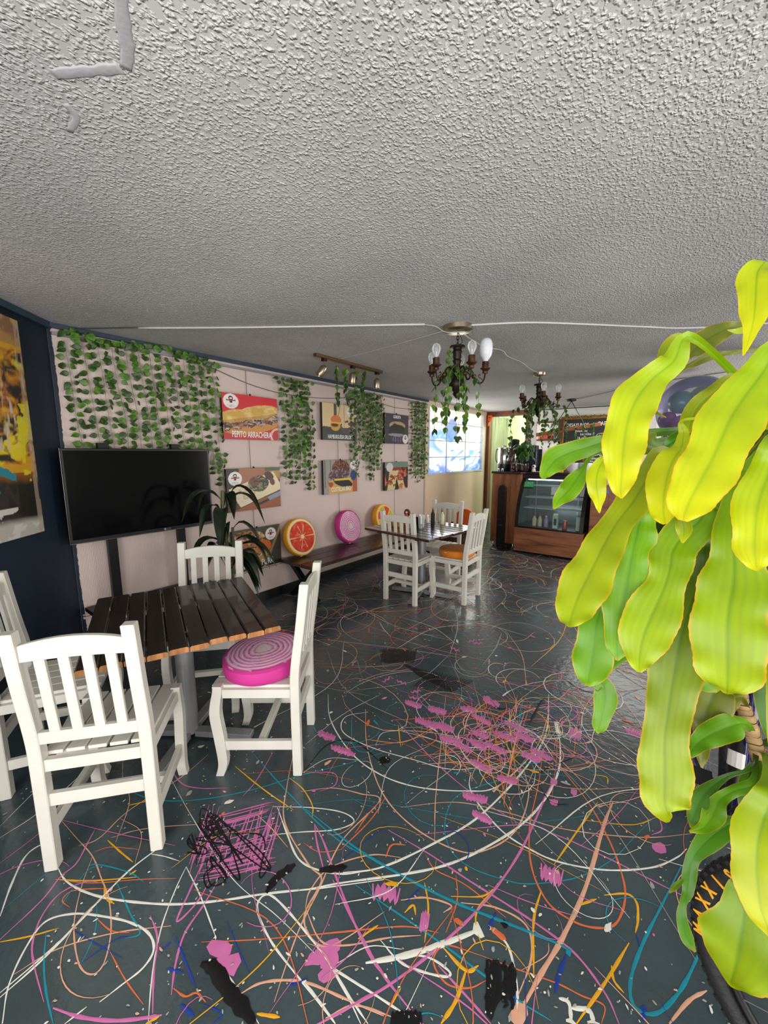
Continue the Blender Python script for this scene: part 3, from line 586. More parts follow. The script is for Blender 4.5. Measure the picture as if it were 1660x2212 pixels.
def inside(x, y): return x > XL+.05 and (x-BW.x)*BN.x+(y-BW.y)*BN.y > .1 and x < 2.2
for i in range(560):
    y = random.uniform(1.7, 6.4); x = random.uniform(-3.3, .9)
    if inside(x, y): ribbon(random.choice(cols_far), rnd_curve(x, y, .55), random.uniform(.0022, .005)*(1 if y < 2.6 else 1.35), random.random() < .15)
for i in range(60):
    d = random.uniform(.7, 1.9); a = YAW+R(random.uniform(-48, 48)); x, y = -math.sin(a)*d, math.cos(a)*d
    if inside(x, y): ribbon(random.choice(cols_near), rnd_curve(x, y, .3), random.uniform(.002, .004))
for i in range(90):   # busy patch in the middle
    x, y = at_z(*PB(random.gauss(760, 230), random.gauss(150, 75)))[:2]; ribbon(random.choice(cols_near+[P_, W_, K_]), rnd_curve(x, y, .4), random.uniform(.003, .006), random.random() < .1)
for i in range(420):
    y = random.uniform(.7, 6.2); x = random.uniform(-3.3, .9)
    if inside(x, y): blob(random.choice(['p_grey', 'p_grey', W_, W_, Y_, P_, K_, O_]), x, y, random.uniform(.003, .011), random.uniform(1, 3.2), random.uniform(0, PI))
for i in range(1300):
    d = random.uniform(.7, 2.6); a = YAW+R(random.uniform(-48, 48)); blob(random.choice([W_, 'p_grey', 'p_grey', 'p_grey', W_, P_]), -math.sin(a)*d, math.cos(a)*d, random.uniform(.001, .0035), random.uniform(1, 3), random.uniform(0, PI))
for c, mb in paint.items():
    me = bpy.data.meshes.new('paint_lines'); me.from_pydata(mb.v, [], mb.f); me.materials.append(M[c]); me.polygons.foreach_set('use_smooth', [True]*len(me.polygons))
    o = link(c[2:]+'_paint_lines', me, FL); tag(o, {'p_grey': 'grey'}.get(c, c[2:])+' paint thrown in loops and drips over the floor', kind='stuff')

# ------------------------------------------------------------------ chairs
def chair(label, group, loc, rz, first=[None]):
    """local: +Y is the way the sitter faces"""
    if first[0] is None:
        t = thing('slatted_chair', label, 'chair')
        w2, yr, yf = .18, -.182, .182
        def post(s):
            pr_ = [(yr, 0), (yr, .42), (yr-.006, .56), (yr-.032, .74), (yr-.06, .965)]
            P = crom([(a, z) for a, z in pr_], 3); rg = []
            for a, z in P: rg.append([Vector((s*w2+dx, a+dy, z)) for dx, dy in ((-.022,-.021),(.022,-.021),(.022,.021),(-.022,.021))])
            return MB().loft(rg)
        for s in (-1, 1): post(s).build('rear_post', M['white'], t, .003)
        for s in (-1, 1):
            P = crom([(yf+.012, 0), (yf-.006, .07), (yf+.004, .2), (yf+.018, .33), (yf, .44), (yf, .468)], 4); rg = []
            for i, (a, z) in enumerate(P):
                k = .8+.25*math.sin(min(1, z/.47)*PI*.9)
                rg.append([Vector((s*w2+dx, a+dy*k, z)) for dx, dy in ((-.02,-.024),(.02,-.024),(.02,.024),(-.02,.024))])
            MB().loft(rg).build('leg', M['white'], t, .003)
        ybk = lambda z: yr-.06*((z-.42)/.545)**1.25
        # curved crest rail, arched on top
        def rail(z0, z1, arch, th=.022):
            rg = []; n = 9
            for i in range(n):
                s = -1+2*i/(n-1); x = s*.16; yc = ybk((z0+z1)/2); zz = z1+arch*(1-s*s)
                rg.append([Vector((x, yc+a, z)) for a, z in ((-th/2, z0+arch*.25*(1-s*s)), (th/2, z0+arch*.25*(1-s*s)), (th/2-.003, zz), (-th/2-.003, zz))])
            return MB().loft(rg)
        rail(.855, .915, .022).build('crest_rail', M['white'], t, .003)
        rail(.52, .568, 0).build('lower_back_rail', M['white'], t, .003)
        for k in range(4):
            x = -.108+k*.072
            MB().beam((x, ybk(.56), .56), (x, ybk(.87), .875), .034, .014, (0, 1, 0)).build('back_slat', M['white'], t, .002)
        MB().b2((-.16, yr-.012, .405), (.16, yr+.014, .452)).build('seat_rail', M['white'], t, .002)
        MB().b2((-.16, yf-.012, .405), (.16, yf+.014, .448)).build('seat_rail', M['white'], t, .002)
        for s in (-1, 1): MB().b2((s*w2-.012, yr+.02, .405), (s*w2+.012, yf-.02, .448)).build('seat_rail', M['white'], t, .002)
        for k in range(5):
            x = -.144+k*.072; MB().b2((x-.031, yr+.02, .449), (x+.031, yf+.03, .464)).build('seat_slat', M['white'], t, .002)
        MB().b2((-.16, yr-.01, .262), (.16, yr+.012, .312)).build('stretcher', M['white'], t, .002)
        for s in (-1, 1): MB().b2((s*w2-.011, yr+.02, .133), (s*w2+.011, yf-.016, .18)).build('stretcher', M['white'], t, .002)
        MB().b2((-.17, -.02, .14), (.17, .012, .172)).build('stretcher', M['white'], t, .002)
        first[0] = t; o = t
    else: o = dup(first[0])
    return place(o, loc, rz, label, group)
GA = 'white slatted chairs'
chair('white slatted chair in the foreground seen from behind at dark table', GA, (-1.79, .52, 0), R(49.5))
chair('white chair with pink onion cushion at right end of dark table', GA, (-1.625, 1.15, 0), R(127.5))
chair('white chair behind the dark table in front of the potted plant', GA, (-2.30, 1.195, 0), R(-131.6))
chair('white chair at far left edge against the navy wall', GA, (-2.387, .477, 0), R(-30))
chair('white chair with its back to the camera left of the back table', GA, (-2.25, 3.43, 0), R(2))
chair('white chair with orange cushion on right of the back table', GA, (-1.86, 3.76, 0), R(91))
chair('white chair on far side of back table below the picture window', GA, (-2.27, 4.12, 0), R(186))

# ------------------------------------------------------------------ tables
def table(name, label, loc, rz, L, W, n, z, topm, feet_rz=0., endm=None, pedc=(0, 0, 0)):
    t = thing(name, label, 'table', loc, rz); pw = W/n
    for k in range(n):
        y = -W/2+pw*(k+.5); dl = random.uniform(-.012, .012); g = .0022
        mb = MB(); rg = []
        for x in (-L/2+dl*.6, L/2+dl):
            rg.append([Vector((x, a, b)) for a, b in ((y-pw/2+g, z-.024), (y+pw/2-g, z-.024), (y+pw/2-g, z-.005), (y+pw/2-g-.006, z), (y-pw/2+g+.006, z), (y-pw/2+g, z-.005))])
        pl = mb.loft(rg).build('plank', topm, t)
        if endm is not None:
            pl.data.materials.append(endm)
            for p in pl.data.polygons:
                if abs(p.normal.x) > .8: p.material_index = 1
    for s in (-1, 1): MB().b2((s*L*.3-.03, -W/2+.05, z-.046), (s*L*.3+.03, W/2-.05, z-.0245)).build('batten', topm, t)
    MB().lathe([(.045, .03), (.045, z-.05)], 24, pedc).build('pedestal', M['steel'], t, smooth=True)
    MB().b2((-.16, -.16, z-.05), (.16, .16, z-.0461)).build('top_plate', M['blackm'], t)
    for k in range(4):
        a = feet_rz+k*PI/2; c, s = math.cos(a), math.sin(a)
        MB().beam((pedc[0]+c*.04, pedc[1]+s*.04, .028), (pedc[0]+c*.35, pedc[1]+s*.35, .018), .055, .032).build('foot', M['steel'], t, .003)
    return t
random.seed(5)
table('plank_table', 'dark brown plank topped table with steel pedestal in the foreground', (-1.985, .905, 0), R(-22), .86, .775, 10, .75, M['dark'], R(56), M['raw'], (-.07, .0, 0))
table('plank_table', 'brown plank topped table at the back laid with condiments', (-2.2, 3.6, 0), R(-8), .88, .9, 9, .75, M['darkb'], R(20))

# ------------------------------------------------------------------ round printed cushions
def disc_fn_citrus(u, v, seg, rind, pith, flesh, cols=None):
    x, y = u*2-1, v*2-1; r = np.hypot(x, y); a = np.arctan2(y, x); img = np.ones(u.shape+(3,))*np.array(rgb(rind))
    put(img, r < .95, pith)
    n = fbm(u, v, 14, 3); k = a/(2*PI)*seg; fr_ = np.abs(k-np.round(k)); k2 = np.floor(k).astype(int)
    inside_ = (r < .84)&(r > .12)&(fr_*r > .012*seg/9)
    if cols is None: put(img, inside_, flesh); put(img, inside_*np.clip((n-.5)*4, 0, 1)*.5, (250,150,110)); put(img, (r > .7)*inside_*.3, (190,40,30))
    else:
        for i, c in enumerate(cols): put(img, inside_*((k2 % len(cols)) == i), c)
    return img
def onion_fn(u, v):
    x, y = u*2-1, v*2-1; r = np.hypot(x, y)+.02*np.sin(3*np.arctan2(y, x)); img = np.ones(u.shape+(3,))*np.array(rgb(226,160,196))
    rr = (r**1.3*8) % 1; put(img, (rr < .24)*.85, (176,40,120)); put(img, (abs(rr-.55) < .13)*.6, (244,222,232)); put(img, np.clip(1-r/.3, 0, 1), (222,214,196))
    put(img, (r > .93), (190,50,130)); put(img, np.clip((fbm(u, v, 6, 4)-.55)*3, 0, 1)*.35*(r < .9), (246,214,230)); return img
def cushion(name, label, fn, side, Rr=.205, th=.085, zip_=None):
    t = thing(name, label, 'cushion', group='round printed cushions')
    # face: polar grid coloured per vertex
    nr, na = 40, 96; rr, aa = np.meshgrid(np.linspace(0, 1, nr), np.linspace(0, 2*PI, na, endpoint=False))
    u = .5+.5*rr*np.cos(aa); v = .5+.5*rr*np.sin(aa); img = fn(u, v).reshape(-1, 3)
    X = rr*np.cos(aa)*Rr; Y = rr*np.sin(aa)*Rr; Z = th/2+.012*(1-rr**4)-.006*(rr > .97)
    mb = MB(); mb.v = np.stack([X, Y, Z], -1).reshape(-1, 3).tolist()
    for i in range(na):
        for j in range(nr-1): a = i*nr+j; b = ((i+1) % na)*nr+j; mb.f.append((a, a+1, b+1, b))
    mb.build('printed_face', M['cush'], t, cols=img, smooth='all')
    MB().lathe([(Rr*.3, -th/2-.008), (Rr*.93, -th/2), (Rr*1.0, -th/2+.012), (Rr*1.015, 0), (Rr*1.0, th/2-.01), (Rr*.985, th/2-.003)], 64).build('side_band', side, t, smooth='all')
    MB().box((-Rr*.2, -Rr*1.01, .02), (.03, .006, .006)).build('zip_pull', M['wcer'], t)
    return t
sp = mat('pink_side', (190,44,132), .75, var=.06); so = mat('yellow_orange_side', (232,160,24), .75, var=.08)
def lean(o, y, tilt, zc, xo):
    # face normal -> +X and slightly up, leaning on the left wall
    o.matrix_basis = TR(xo, y, zc) @ Matrix.Rotation(R(tilt), 4, 'Y') @ WALLM
BZ = .42
lean(cushion('round_cushion', 'round grapefruit slice cushion on left end of bench', lambda u, v: disc_fn_citrus(u, v, 10, (236,160,30), (246,222,160), (222,62,40)), so), 2.83, -14, BZ+.211, XL+.125)
lean(cushion('round_cushion', 'round pink onion slice cushion on middle of bench', onion_fn, sp), 3.62, -13, BZ+.211, XL+.125)
lean(cushion('round_cushion', 'round mixed citrus cushion with red and green segments on bench', lambda u, v: disc_fn_citrus(u, v, 8, (236,150,30), (238,196,120), (0,0,0), [(186,182,40), (206,66,36), (186,182,40), (206,66,36), (186,182,40), (186,182,40), (196,178,40), (206,70,36)]), so), 4.36, -14, BZ+.211, XL+.125)
c = cushion('round_cushion', 'round magenta onion slice cushion on front white chair seat', onion_fn, sp, .200, .078); place(c, (-1.635, 1.143, .508), R(-60)); c.rotation_euler = (R(2), R(3), R(-60))
c = cushion('round_cushion', 'plain round orange cushion on white chair at back table', lambda u, v: np.ones(u.shape+(3,))*np.array(rgb(196,112,34))*(.9+.2*fbm(u, v, 8, 2))[..., None], M['ocush'], .185, .075); place(c, (-1.86, 3.76, .503), 0)

# ------------------------------------------------------------------ bench
t = thing('long_bench', 'long dark brown plank bench on crossed legs below the food pictures', 'bench')
for k in range(3):
    x0 = -3.36+k*.165; MB().b2((x0+.003, 2.6, BZ-.035), (x0+.162, 5.25, BZ)).build('plank', mat_wood('bench_plank', (36,20,18), (72,44,38), 1, 9, .38, .3) if k == 0 else bpy.data.materials['bench_plank'], t, .003)
for y in (2.72, 5.1):
    for a, b in (((-3.32, y, BZ-.04), (-2.92, y, 0.0)), ((-2.92, y+.001, BZ-.04), (-3.32, y+.001, 0.0))):
        MB().beam(a, b, .05, .05, (0, 1, 0)).build('leg', M['blackm'], t)
MB().b2((-3.15, 2.74, .17), (-3.10, 5.08, .21)).build('stretcher', M['blackm'], t)

# ------------------------------------------------------------------ television and its stand
t = thing('television', 'large black flat screen television in front of the ivy', 'television', (-3.30, 1.32, 1.25))
MB().b2((-.03, -.515, -.325), (.012, .515, .33)).build('casing', M['black'], t, .004)
MB().b2((.0125, -.5, -.295), (.0145, .5, .315)).build('screen', M['screen'], t)
MB().b2((.0125, -.5135, -.323), (.0165, .5135, -.318)).build('lower_edge', M['chrome'], t)
MB().b2((-.01, -.518, -.325), (.014, -.5155, .33)).build('side_edge', M['chrome'], t)
g = TR(.015, .16, -.305) @ WALLM
lg = MB().lathe([(.009, 0), (.009, .001)], 20); lg.build('emblem', M['grey'], t, mw=TR(.0145, .105, -.307) @ WALLM)
text('lettering', 'LG', .02, M['grey'], t, TR(.0147, .135, -.307) @ WALLM, 1.1)
t = thing('television_stand', 'black television stand with two uprights and low shelf behind table', 'stand', (-3.36, 1.32, 0))
for y in (-.25, .26):
    MB().b2((-.02, y-.03, .0), (.02, y+.03, 1.62)).build('upright', M['blackm'], t)
MB().b2((-.04, -.45, .40), (.19, .44, .43)).build('shelf', M['blackm'], t, .003)
MB().b2((.0, -.40, 0), (.18, -.37, .40)).build('shelf_support', M['blackm'], t); MB().b2((.0, .40, 0), (.18, .43, .40)).build('shelf_support', M['blackm'], t)
t = thing('remote_control', 'black remote control lying on the low black stand', 'remote', (-3.23, 1.34, .431), R(-6))
MB().b2((-.02, -.085, 0), (.02, .085, .016)).build('body', M['black'], t, .003)
bt = MB()
for i in range(3):
    for j in range(6): bt.box((-.011+i*.011, -.06+j*.02, .0175), (.006, .008, .003))
tag(bt.build('buttons', M['grey'], t), kind='stuff')

# ------------------------------------------------------------------ food pictures on wires
def badge(img, u, v, cx, cy, r, asp):
    e = ell(u, v, cx, cy, r, r*asp); put(img, e < 1, (232,226,222)); put(img, (e < 1)*(e > .9)*.3, (120,110,110))
    x = (u-cx)/r; y = (v-cy)/(r*asp)
    put(img, ell(x, y, 0, .42, .3, .28) < 1, (30,28,30)); put(img, ell(x, y, 0, .4, .18, .1) < 1, (236,230,226)); put(img, (abs(y-.08-.1*np.abs(x)) < .09)*(abs(x) < .6), (176,40,36))
    put(img, (abs(x) < .16)*(y < .05)*(y > -.22), (30,28,30)); put(img, (abs(x) < .5)*(abs(y+.5) < .045)*(np.sin(x*60) > -.5), (90,84,84)); put(img, (abs(x) < .42)*(abs(y+.68) < .035)*(np.sin(x*70) > -.4), (110,104,104))
def pepito(u, v):
    n = fbm(u, v, 9, 1); n2 = fbm(u+.3*n, v, 22, 8); img = np.ones(u.shape+(3,))*np.array(rgb(196,18,34)); img *= (.85+.3*v)[..., None]
    xr, yr = (u-.5)*math.cos(.3)+(v-.45)*math.sin(.3)*.8, -(u-.5)*math.sin(.3)*.8+(v-.45)*math.cos(.3)
    put(img, (xr/.56)**2+((yr+.1)/.2)**2 < 1, (196,130,48)); 
    fill = (abs(xr) < .53)*(abs(yr+.03) < .12+.02*np.sin(u*30)); put(img, fill, (74,36,30)); put(img, fill*(n2 > .52), (190,160,140)); put(img, fill*(n > .58)*.8, (150,90,50)); put(img, fill*(n2 < .36), (40,18,18))
    top = ((xr+.26)/.3)**2+((yr-.13)/.13)**2 < 1+.2*n; top2 = ((xr-.18)/.38)**2+((yr-.15)/.14)**2 < 1+.2*n
    put(img, np.maximum(top, top2), (200,156,66)); put(img, np.maximum(top, top2)*np.clip((n-.45)*3, 0, 1), (226,196,120)); put(img, np.maximum(top, top2)*(yr < .07)*.5, (150,96,30))
    put(img, (ell(u, v, 1.0, .1, .16, .2) < 1)*(ell(u, v, 1.0, .1, .12, .15) > 1), (220,180,160)); badge(img, u, v, .15, .83, .13, 1.25); return img
def plato(u, v):
    n = fbm(u, v, 10, 31); n2 = fbm(u+.4*n, v, 26, 35); img = np.ones(u.shape+(3,))*np.array(rgb(34,26,24)); a = .42; x = (u-.5)*math.cos(a)+(v-.5)*math.sin(a); y = -(u-.5)*math.sin(a)+(v-.5)*math.cos(a)
    put(img, (y > -.02)*(u > .22), (160,100,70)); put(img, (y < -.28), (150,80,40)); put(img, (y < -.18)*(y > -.28), (70,44,36)); put(img, (v > .75)*(u > .8), (180,130,60)); put(img, (v > .92)*(u > .7), (60,90,50))
    put(img, (abs(y+.02) < .24)*(x > -.42)*(x < .5), (226,212,170)); put(img, ell(u, v, .34, .42, .16, .26, -.3) < 1, (222,206,180)); put(img, (ell(u, v, .34, .42, .16, .26, -.3) < 1)*(n > .6), (200,176,140))
    veg = ell(u, v, .57, .62, .2, .2, .2) < 1.1-.3*n; put(img, veg, (60,62,40)); put(img, veg*(n2 > .56), (140,140,90)); put(img, veg*(n2 < .42), (30,22,20)); put(img, (ell(u, v, .5, .68, .1, .12) < 1)*(n2 > .5), (120,70,40))
    put(img, ell(u, v, .78, .8, .08, .12, .5) < 1, (70,24,34)); put(img, ell(u, v, .84, .65, .05, .09, .2) < 1, (110,40,46))
    put(img, (abs(y+.35) < .05)*(x > .12)*(x < .42), (130,150,180)); put(img, (abs(y+.37) < .03)*(x > -.12)*(x < .12), (22,24,30)); badge(img, u, v, .15, .77, .12, 1.35); return img
def pulled(u, v):
    n = fbm(u, v, 9, 41); n2 = fbm(u+.3*n, v, 24, 45); img = np.ones(u.shape+(3,))*np.array(rgb(70,62,54)); put(img, (v < .12), (40,34,28))
    put(img, ell(u, v, .25, .75, .4, .22) < 1, (170,110,50)); put(img, (ell(u, v, .25, .75, .4, .22) < 1)*(n > .55), (210,180,130)); put(img, (ell(u, v, .25, .75, .4, .22) < 1)*(n2 < .4), (60,26,20))
    put(img, ell(u, v, .3, .3, .4, .22, .1) < 1, (196,140,60)); put(img, (ell(u, v, .3, .36, .3, .15, .1) < 1)*(n2 > .5), (110,50,30)); put(img, (ell(u, v, .3, .36, .3, .15, .1) < 1)*(n2 > .64), (230,210,190))
    put(img, ell(u, v, .62, .52, .16, .16, -.5) < 1, (206,104,34)); put(img, abs(u-v*.4-.62) < .03, (150,120,80)); badge(img, u, v, .78, .8, .12, 1.3); return img
def burger(u, v):
    n = fbm(u, v, 8, 51); n2 = fbm(u, v, 22, 55); img = np.ones(u.shape+(3,))*np.array(rgb(222,196,150)); put(img, (abs(u-.36) < .04)*(v > .3), (90,80,76)); put(img, (abs(u-.62) < .006), (120,90,60)); put(img, (abs(u-.43-(v-.6)*.2) < .006)*(v > .6), (70,60,50))
    put(img, v < .34+.05*n, (62,66,62)); put(img, (ell(u, v, .75, .38, .26, .2) < 1)*(n > .4), (90,74,76)); put(img, (ell(u, v, .88, .35, .1, .2) < 1)*(n2 > .55), (190,160,140))
    put(img, ell(u, v, .36, .4, .14, .14) < 1, (206,160,60)); put(img, ell(u, v, .34, .42, .1, .05) < 1, (90,50,50)); put(img, (ell(u, v, .38, .56, .15, .13) < 1)*(v > .5), (216,120,66)); put(img, (abs(v-.48) < .02)*(abs(u-.37) < .15), (236,190,60))
    badge(img, u, v, .8, .82, .11, 1.3); return img
def costi(u, v):
    n = fbm(u, v, 8, 61); n2 = fbm(u, v, 24, 65); img = np.ones(u.shape+(3,))*np.array(rgb(150,146,140)); put(img, (np.sin(u*40) > .9)*(v > .2), (100,96,92)); put(img, (v < .4)*(u > .15), (206,160,80)); put(img, (u > .85)*(v < .45), (170,90,60)); put(img, ell(u, v, .88, .52, .1, .16) < 1, (30,60,110))
    a = ell(u, v, .5, .75, .26, .26, -.3) < 1; put(img, a, (70,36,30)); put(img, a*(n2 > .55), (150,80,50)); b_ = ell(u, v, .45, .58, .32, .16, .15) < 1; put(img, b_, (80,52,62)); put(img, b_*(n2 > .58), (150,120,130)); c_ = ell(u, v, .56, .32, .3, .13, -.35) < 1; put(img, c_, (34,20,20)); put(img, (ell(u, v, .2, .4, .08, .2) < 1)*(n > .45), (160,70,40)); put(img, (abs(v-.42) < .03)*(abs(u-.55) < .25), (220,180,70))
    badge(img, u, v, .88, .84, .1, 1.3); return img
def dark_b(u, v):
    n = fbm(u, v, 8, 71); img = np.ones(u.shape+(3,))*np.array(rgb(58,48,62)); put(img, ell(u, v, .5, .45, .34, .24) < 1, (40,34,30)); put(img, (ell(u, v, .52, .62, .34, .14) < 1)*(n > .3), (176,150,110)); put(img, ell(u, v, .52, .55, .3, .1) < 1, (30,24,22)); put(img, ell(u, v, .5, .3, .36, .05) < 1, (150,140,150)); put(img, (ell(u, v, .55, .15, .3, .1) < 1)*(np.sin(u*60) > 0), (110,90,130)); badge(img, u, v, .87, .17, .12, 1.3); return img
def fries(u, v):
    n = fbm(u, v, 8, 81); img = np.ones(u.shape+(3,))*np.array(rgb(50,44,40)); put(img, v > .8, (110,130,120)); put(img, (abs(u-.3-.15*(v-.3)) < .16)*(v < .7), (206,190,140)); put(img, (abs(u-.66+.3*(v-.3)) < .13)*(v < .75), (210,190,140)); put(img, (n > .5)*(v < .8)*(v > .15), (140,50,40)); put(img, (n > .62)*(v < .7), (200,110,90)); put(img, ell(u, v, .2, .82, .14, .16) < 1, (206,200,196)); return img
def poster(label, y0, y1, z0, z1, fn, words_=None, tz=.1, ts=.06, res=(120, 90), sx=.62, off=.4):
    yc, zc = (y0+y1)/2, (z0+z1)/2; W, H = y1-y0, z1-z0
    t = thing('food_picture', label, 'picture', (XL+.03, yc, zc), group='food pictures hung on wires')
    MB().b2((0, -W/2, -H/2), (.03, W/2, H/2)).build('stretcher_block', M['black'], t)
    link('printed_face', grid_mesh('printed_face', W, H, res[0], res[1], fn, M['print_']), t, TR(.0308, 0, 0) @ WALLM)
    if words_: text('lettering', words_, ts, M['vinylw'], t, TR(.0312, off*0, -H/2+H*tz) @ WALLM, sx, off=.0012)
    MB().sphere((.02, 0, H/2+.008), .01, 8, 6).build('hook', M['black'], t)
    return t
poster('sandwich picture on red ground reading PEPITO ARRACHERA, top left', 2.035, 2.645, 1.675, 2.09, pepito, 'PEPITO ARRACHERA', .11, .080, (160, 120), .6)
poster('chopping board picture with knife, middle of the left column', 2.035, 2.645, .99, 1.40, plato, None, res=(130, 100))
poster('pork picture behind the potted plant reading PULLED PORK, lowest', 2.06, 2.625, .385, .80, pulled, 'PULLED PORK', .12, .085, (110, 90), .66)
poster('burger picture on pale ground reading HAMBURGUESA SIRLOIN, upper middle', 3.28, 3.88, 1.70, 2.125, burger, 'HAMBURGUESA SIRLOIN', .09, .065, (100, 80), .6)
poster('barbecue rib picture reading COSTILLAS BBQ, lower middle of wall', 3.28, 3.88, 1.055, 1.46, costi, 'COSTILLAS BBQ', .12, .075, (100, 80), .66)
poster('dark purple burger picture beside the second ivy curtain, upper right', 4.48, 5.07, 1.68, 2.10, dark_b, 'GORDITA', .9, .06, (70, 60), .7)
poster('picture of loaded fries, lowest right near the corner', 4.48, 5.07, 1.012, 1.415, fries, None, res=(70, 60))
for y, z1_, z0_, lab in ((2.33, 2.33, .80, 'thin steel wire holding the left column of food pictures'), (3.58, 2.33, .62, 'thin steel wire holding the middle column of food pictures'), (4.78, 2.33, .60, 'thin steel wire holding the right column of food pictures')):
    tag(MB().tube(crom([(XL+.012, y, z1_), (XL+.014, y, 1.6), (XL+.012, y+.012, z0_)], 6), .0022, 5).build('hanging_wire', M['wire']), lab, 'wire', 'picture hanging wires')
def cable(name, label, pts, r=.003, m='wire', group=None):
    return tag(MB().tube(crom(pts, 8), r, 5).build(name, M[m], smooth='all'), label, 'cable', group)
cable('cable', 'thin dark cable sagging across the pink wall between ivy bunches', [(XL+.012, 1.97, 2.30), (XL+.012, 2.4, 2.20), (XL+.014, 2.85, 2.16), (XL+.014, 3.5, 2.19), (XL+.03, 4.0, 2.28)])
cable('cable', 'thin dark cable between second and third ivy curtain', [(XL+.012, 4.35, 2.24), (XL+.014, 4.8, 2.20), (XL+.012, 5.35, 2.22)])

# painted canvas on the navy wall
def art(u, v):
    n = fbm(u, v*2, 5, 91); n2 = fbm(u+.4*n, v*2, 11, 95); n3 = fbm(u*3, v*.8, 12, 97); img = np.ones(u.shape+(3,))*np.array(rgb(150,84,30))
    put(img, np.clip((n2-.45)*6, 0, 1)*(v > .3), (206,150,30)); put(img, np.clip((n-.52)*8, 0, 1)*(v > .28), (222,196,30)); put(img, np.clip((.46-n2)*7, 0, 1), (34,28,24)); put(img, np.clip((n3-.62)*8, 0, 1)*(v > .4), (196,180,160))
    put(img, (v > .88)*.7, (150,110,80)); put(img, np.clip((.27+.06*n-v)*20, 0, 1), (24,24,22)); put(img, (abs(u-.62+.2*(v-.3)+.04*n) < .045)*(v > .21)*(v < .36), (28,130,146)); put(img, (abs(v-.34+.3*(u-.7)+.05*n2) < .022)*(u > .62)*(u < .8), (28,130,146))
    put(img, (u > .88)*(v > .25)*(v < .62)*.9*(n > .42), (214,196,30)); put(img, np.clip((.085+.02*n-v)*30, 0, 1), (180,176,166)); put(img, (v < .14)*(n2 > .56), (200,198,190)); put(img, (u > .955)*(n3 > .4)*.6, (170,150,130)); return img
t = thing('abstract_painting', 'large abstract yellow, black and teal canvas on the navy wall', 'painting')
PW, PH = .86, 1.235; pc = BW+BD*(.345+PW/2)+BN*.055
Mx = Matrix(((BD.x*-1, 0, BN.x, pc.x), (BD.y*-1, 0, BN.y, pc.y), (0, 1, 0, 1.685), (0, 0, 0, 1)))
t.matrix_basis = Mx
MB().b2((-PW/2, -PH/2, -.05), (PW/2, PH/2, -.001)).build('stretcher', mat('canvas_edge', (150,140,128), .5, c2=(110,80,50), vs=9), t)
link('painted_face', grid_mesh('painted_face', PW, PH, 160, 230, art, M['canvas']), t, TR(0, 0, 0))

# ------------------------------------------------------------------ ivy garlands
def leaf_mesh(name, m, L=.062, Wd=.046, curl=.012):
    mb = MB(); prof = [(0, .02), (.12, .34), (.3, .5), (.5, .46), (.72, .28), (.9, .1), (1, 0.)]
    for s, w_ in prof:
        y = -s*L; z = -curl*s*s*2+.002
        mb.v += [(-w_*Wd, y, z-.004*w_*2), (-w_*Wd*.5, y, z+.001), (0, y, z-.003), (w_*Wd*.5, y, z+.001), (w_*Wd, y, z-.004*w_*2)]
    for i in range(len(prof)-1):
        for j in range(4): a = i*5+j; mb.f.append((a, a+1, a+6, a+5))
    return mb.mesh(name, m, smooth='all')
LEAF = [leaf_mesh('leaf', M['vine']), leaf_mesh('leaf', M['vine2'], .06, .05, .006), leaf_mesh('leaf', M['vine'], .054, .04, .02)]
LEAFB = [leaf_mesh('leaf', M['vine2'], .062, .05, .008), leaf_mesh('leaf', M['vine'], .058, .044, .014), leaf_mesh('leaf', M['vine2'], .052, .042, .016)]
def put_leaf(par, p, yaw, pitch, roll, sc, LL=LEAF):
    o = link('leaf', random.choice(LL), par); o.location = p; o.rotation_euler = (pitch, roll, yaw); o.scale = (sc, sc, sc)
def strand(label, pts, group, step=.052, wallside=True, sc=1., LL=LEAF, spread=.022, root=None, name='ivy_strand'):
    """pts: local polyline (world coords); leaf pairs hang from the stem"""
    P = crom(pts, 8)
    if root is None: t = thing(name, label, 'ivy', group=group); MB().tube(P, .0016, 4).build('stem', M['stem'], t)
    else: t = MB().tube(P, .0016, 4).build('stem', M['stem'], root)
    P = [Vector(p) for p in P]; acc = 0.; nxt = 0.01
    for i in range(len(P)-1):
        seg = (P[i+1]-P[i]).length
        while nxt <= acc+seg:
            p = P[i].lerp(P[i+1], (nxt-acc)/seg)
            for s in (-1, 1):
                if random.random() < .08: continue
                if wallside:   # leaves lie near a wall whose normal is +X; they spread to +-Y
                    q = p+Vector((random.uniform(.006, .03), s*random.uniform(.004, spread), random.uniform(-.012, .012)))
                    # leaf local -Y is tip direction, normal Z; turn normal to +X
                    a = s*R(random.uniform(40, 115)); b_ = R(random.uniform(-25, 25)); c_ = R(random.uniform(-30, 30))
                    mw = Matrix.Translation(q) @ WALLM @ Matrix.Rotation(a, 4, 'Z') @ Matrix.Rotation(b_, 4, 'X') @ Matrix.Rotation(c_, 4, 'Y')
                else:
                    q = p+Vector((random.uniform(-.012, .012), random.uniform(-.012, .012), random.uniform(-.01, .01)))
                    mw = Matrix.Translation(q) @ Matrix.Rotation(random.uniform(0, 2*PI), 4, 'Z') @ Matrix.Rotation(R(random.uniform(35, 80)), 4, 'X') @ Matrix.Rotation(R(random.uniform(-30, 30)), 4, 'Y')
                k = sc*random.uniform(.8, 1.1)
                o = link('leaf', random.choice(LL), t); o.matrix_basis = mw @ Matrix.Diagonal((k, k, k, 1))
            nxt += step*random.uniform(.8, 1.25)
        acc += seg
    return t
ORD = ['first','second','third','fourth','fifth','sixth','seventh','eighth','ninth','tenth','eleventh','twelfth','thirteenth','fourteenth']
random.seed(31)
G1 = 'ivy strands hanging above the television'
tv_y = [.93, 1.03, 1.12, 1.21, 1.30, 1.385, 1.465, 1.55, 1.64, 1.73, 1.82, 1.90, 1.975]
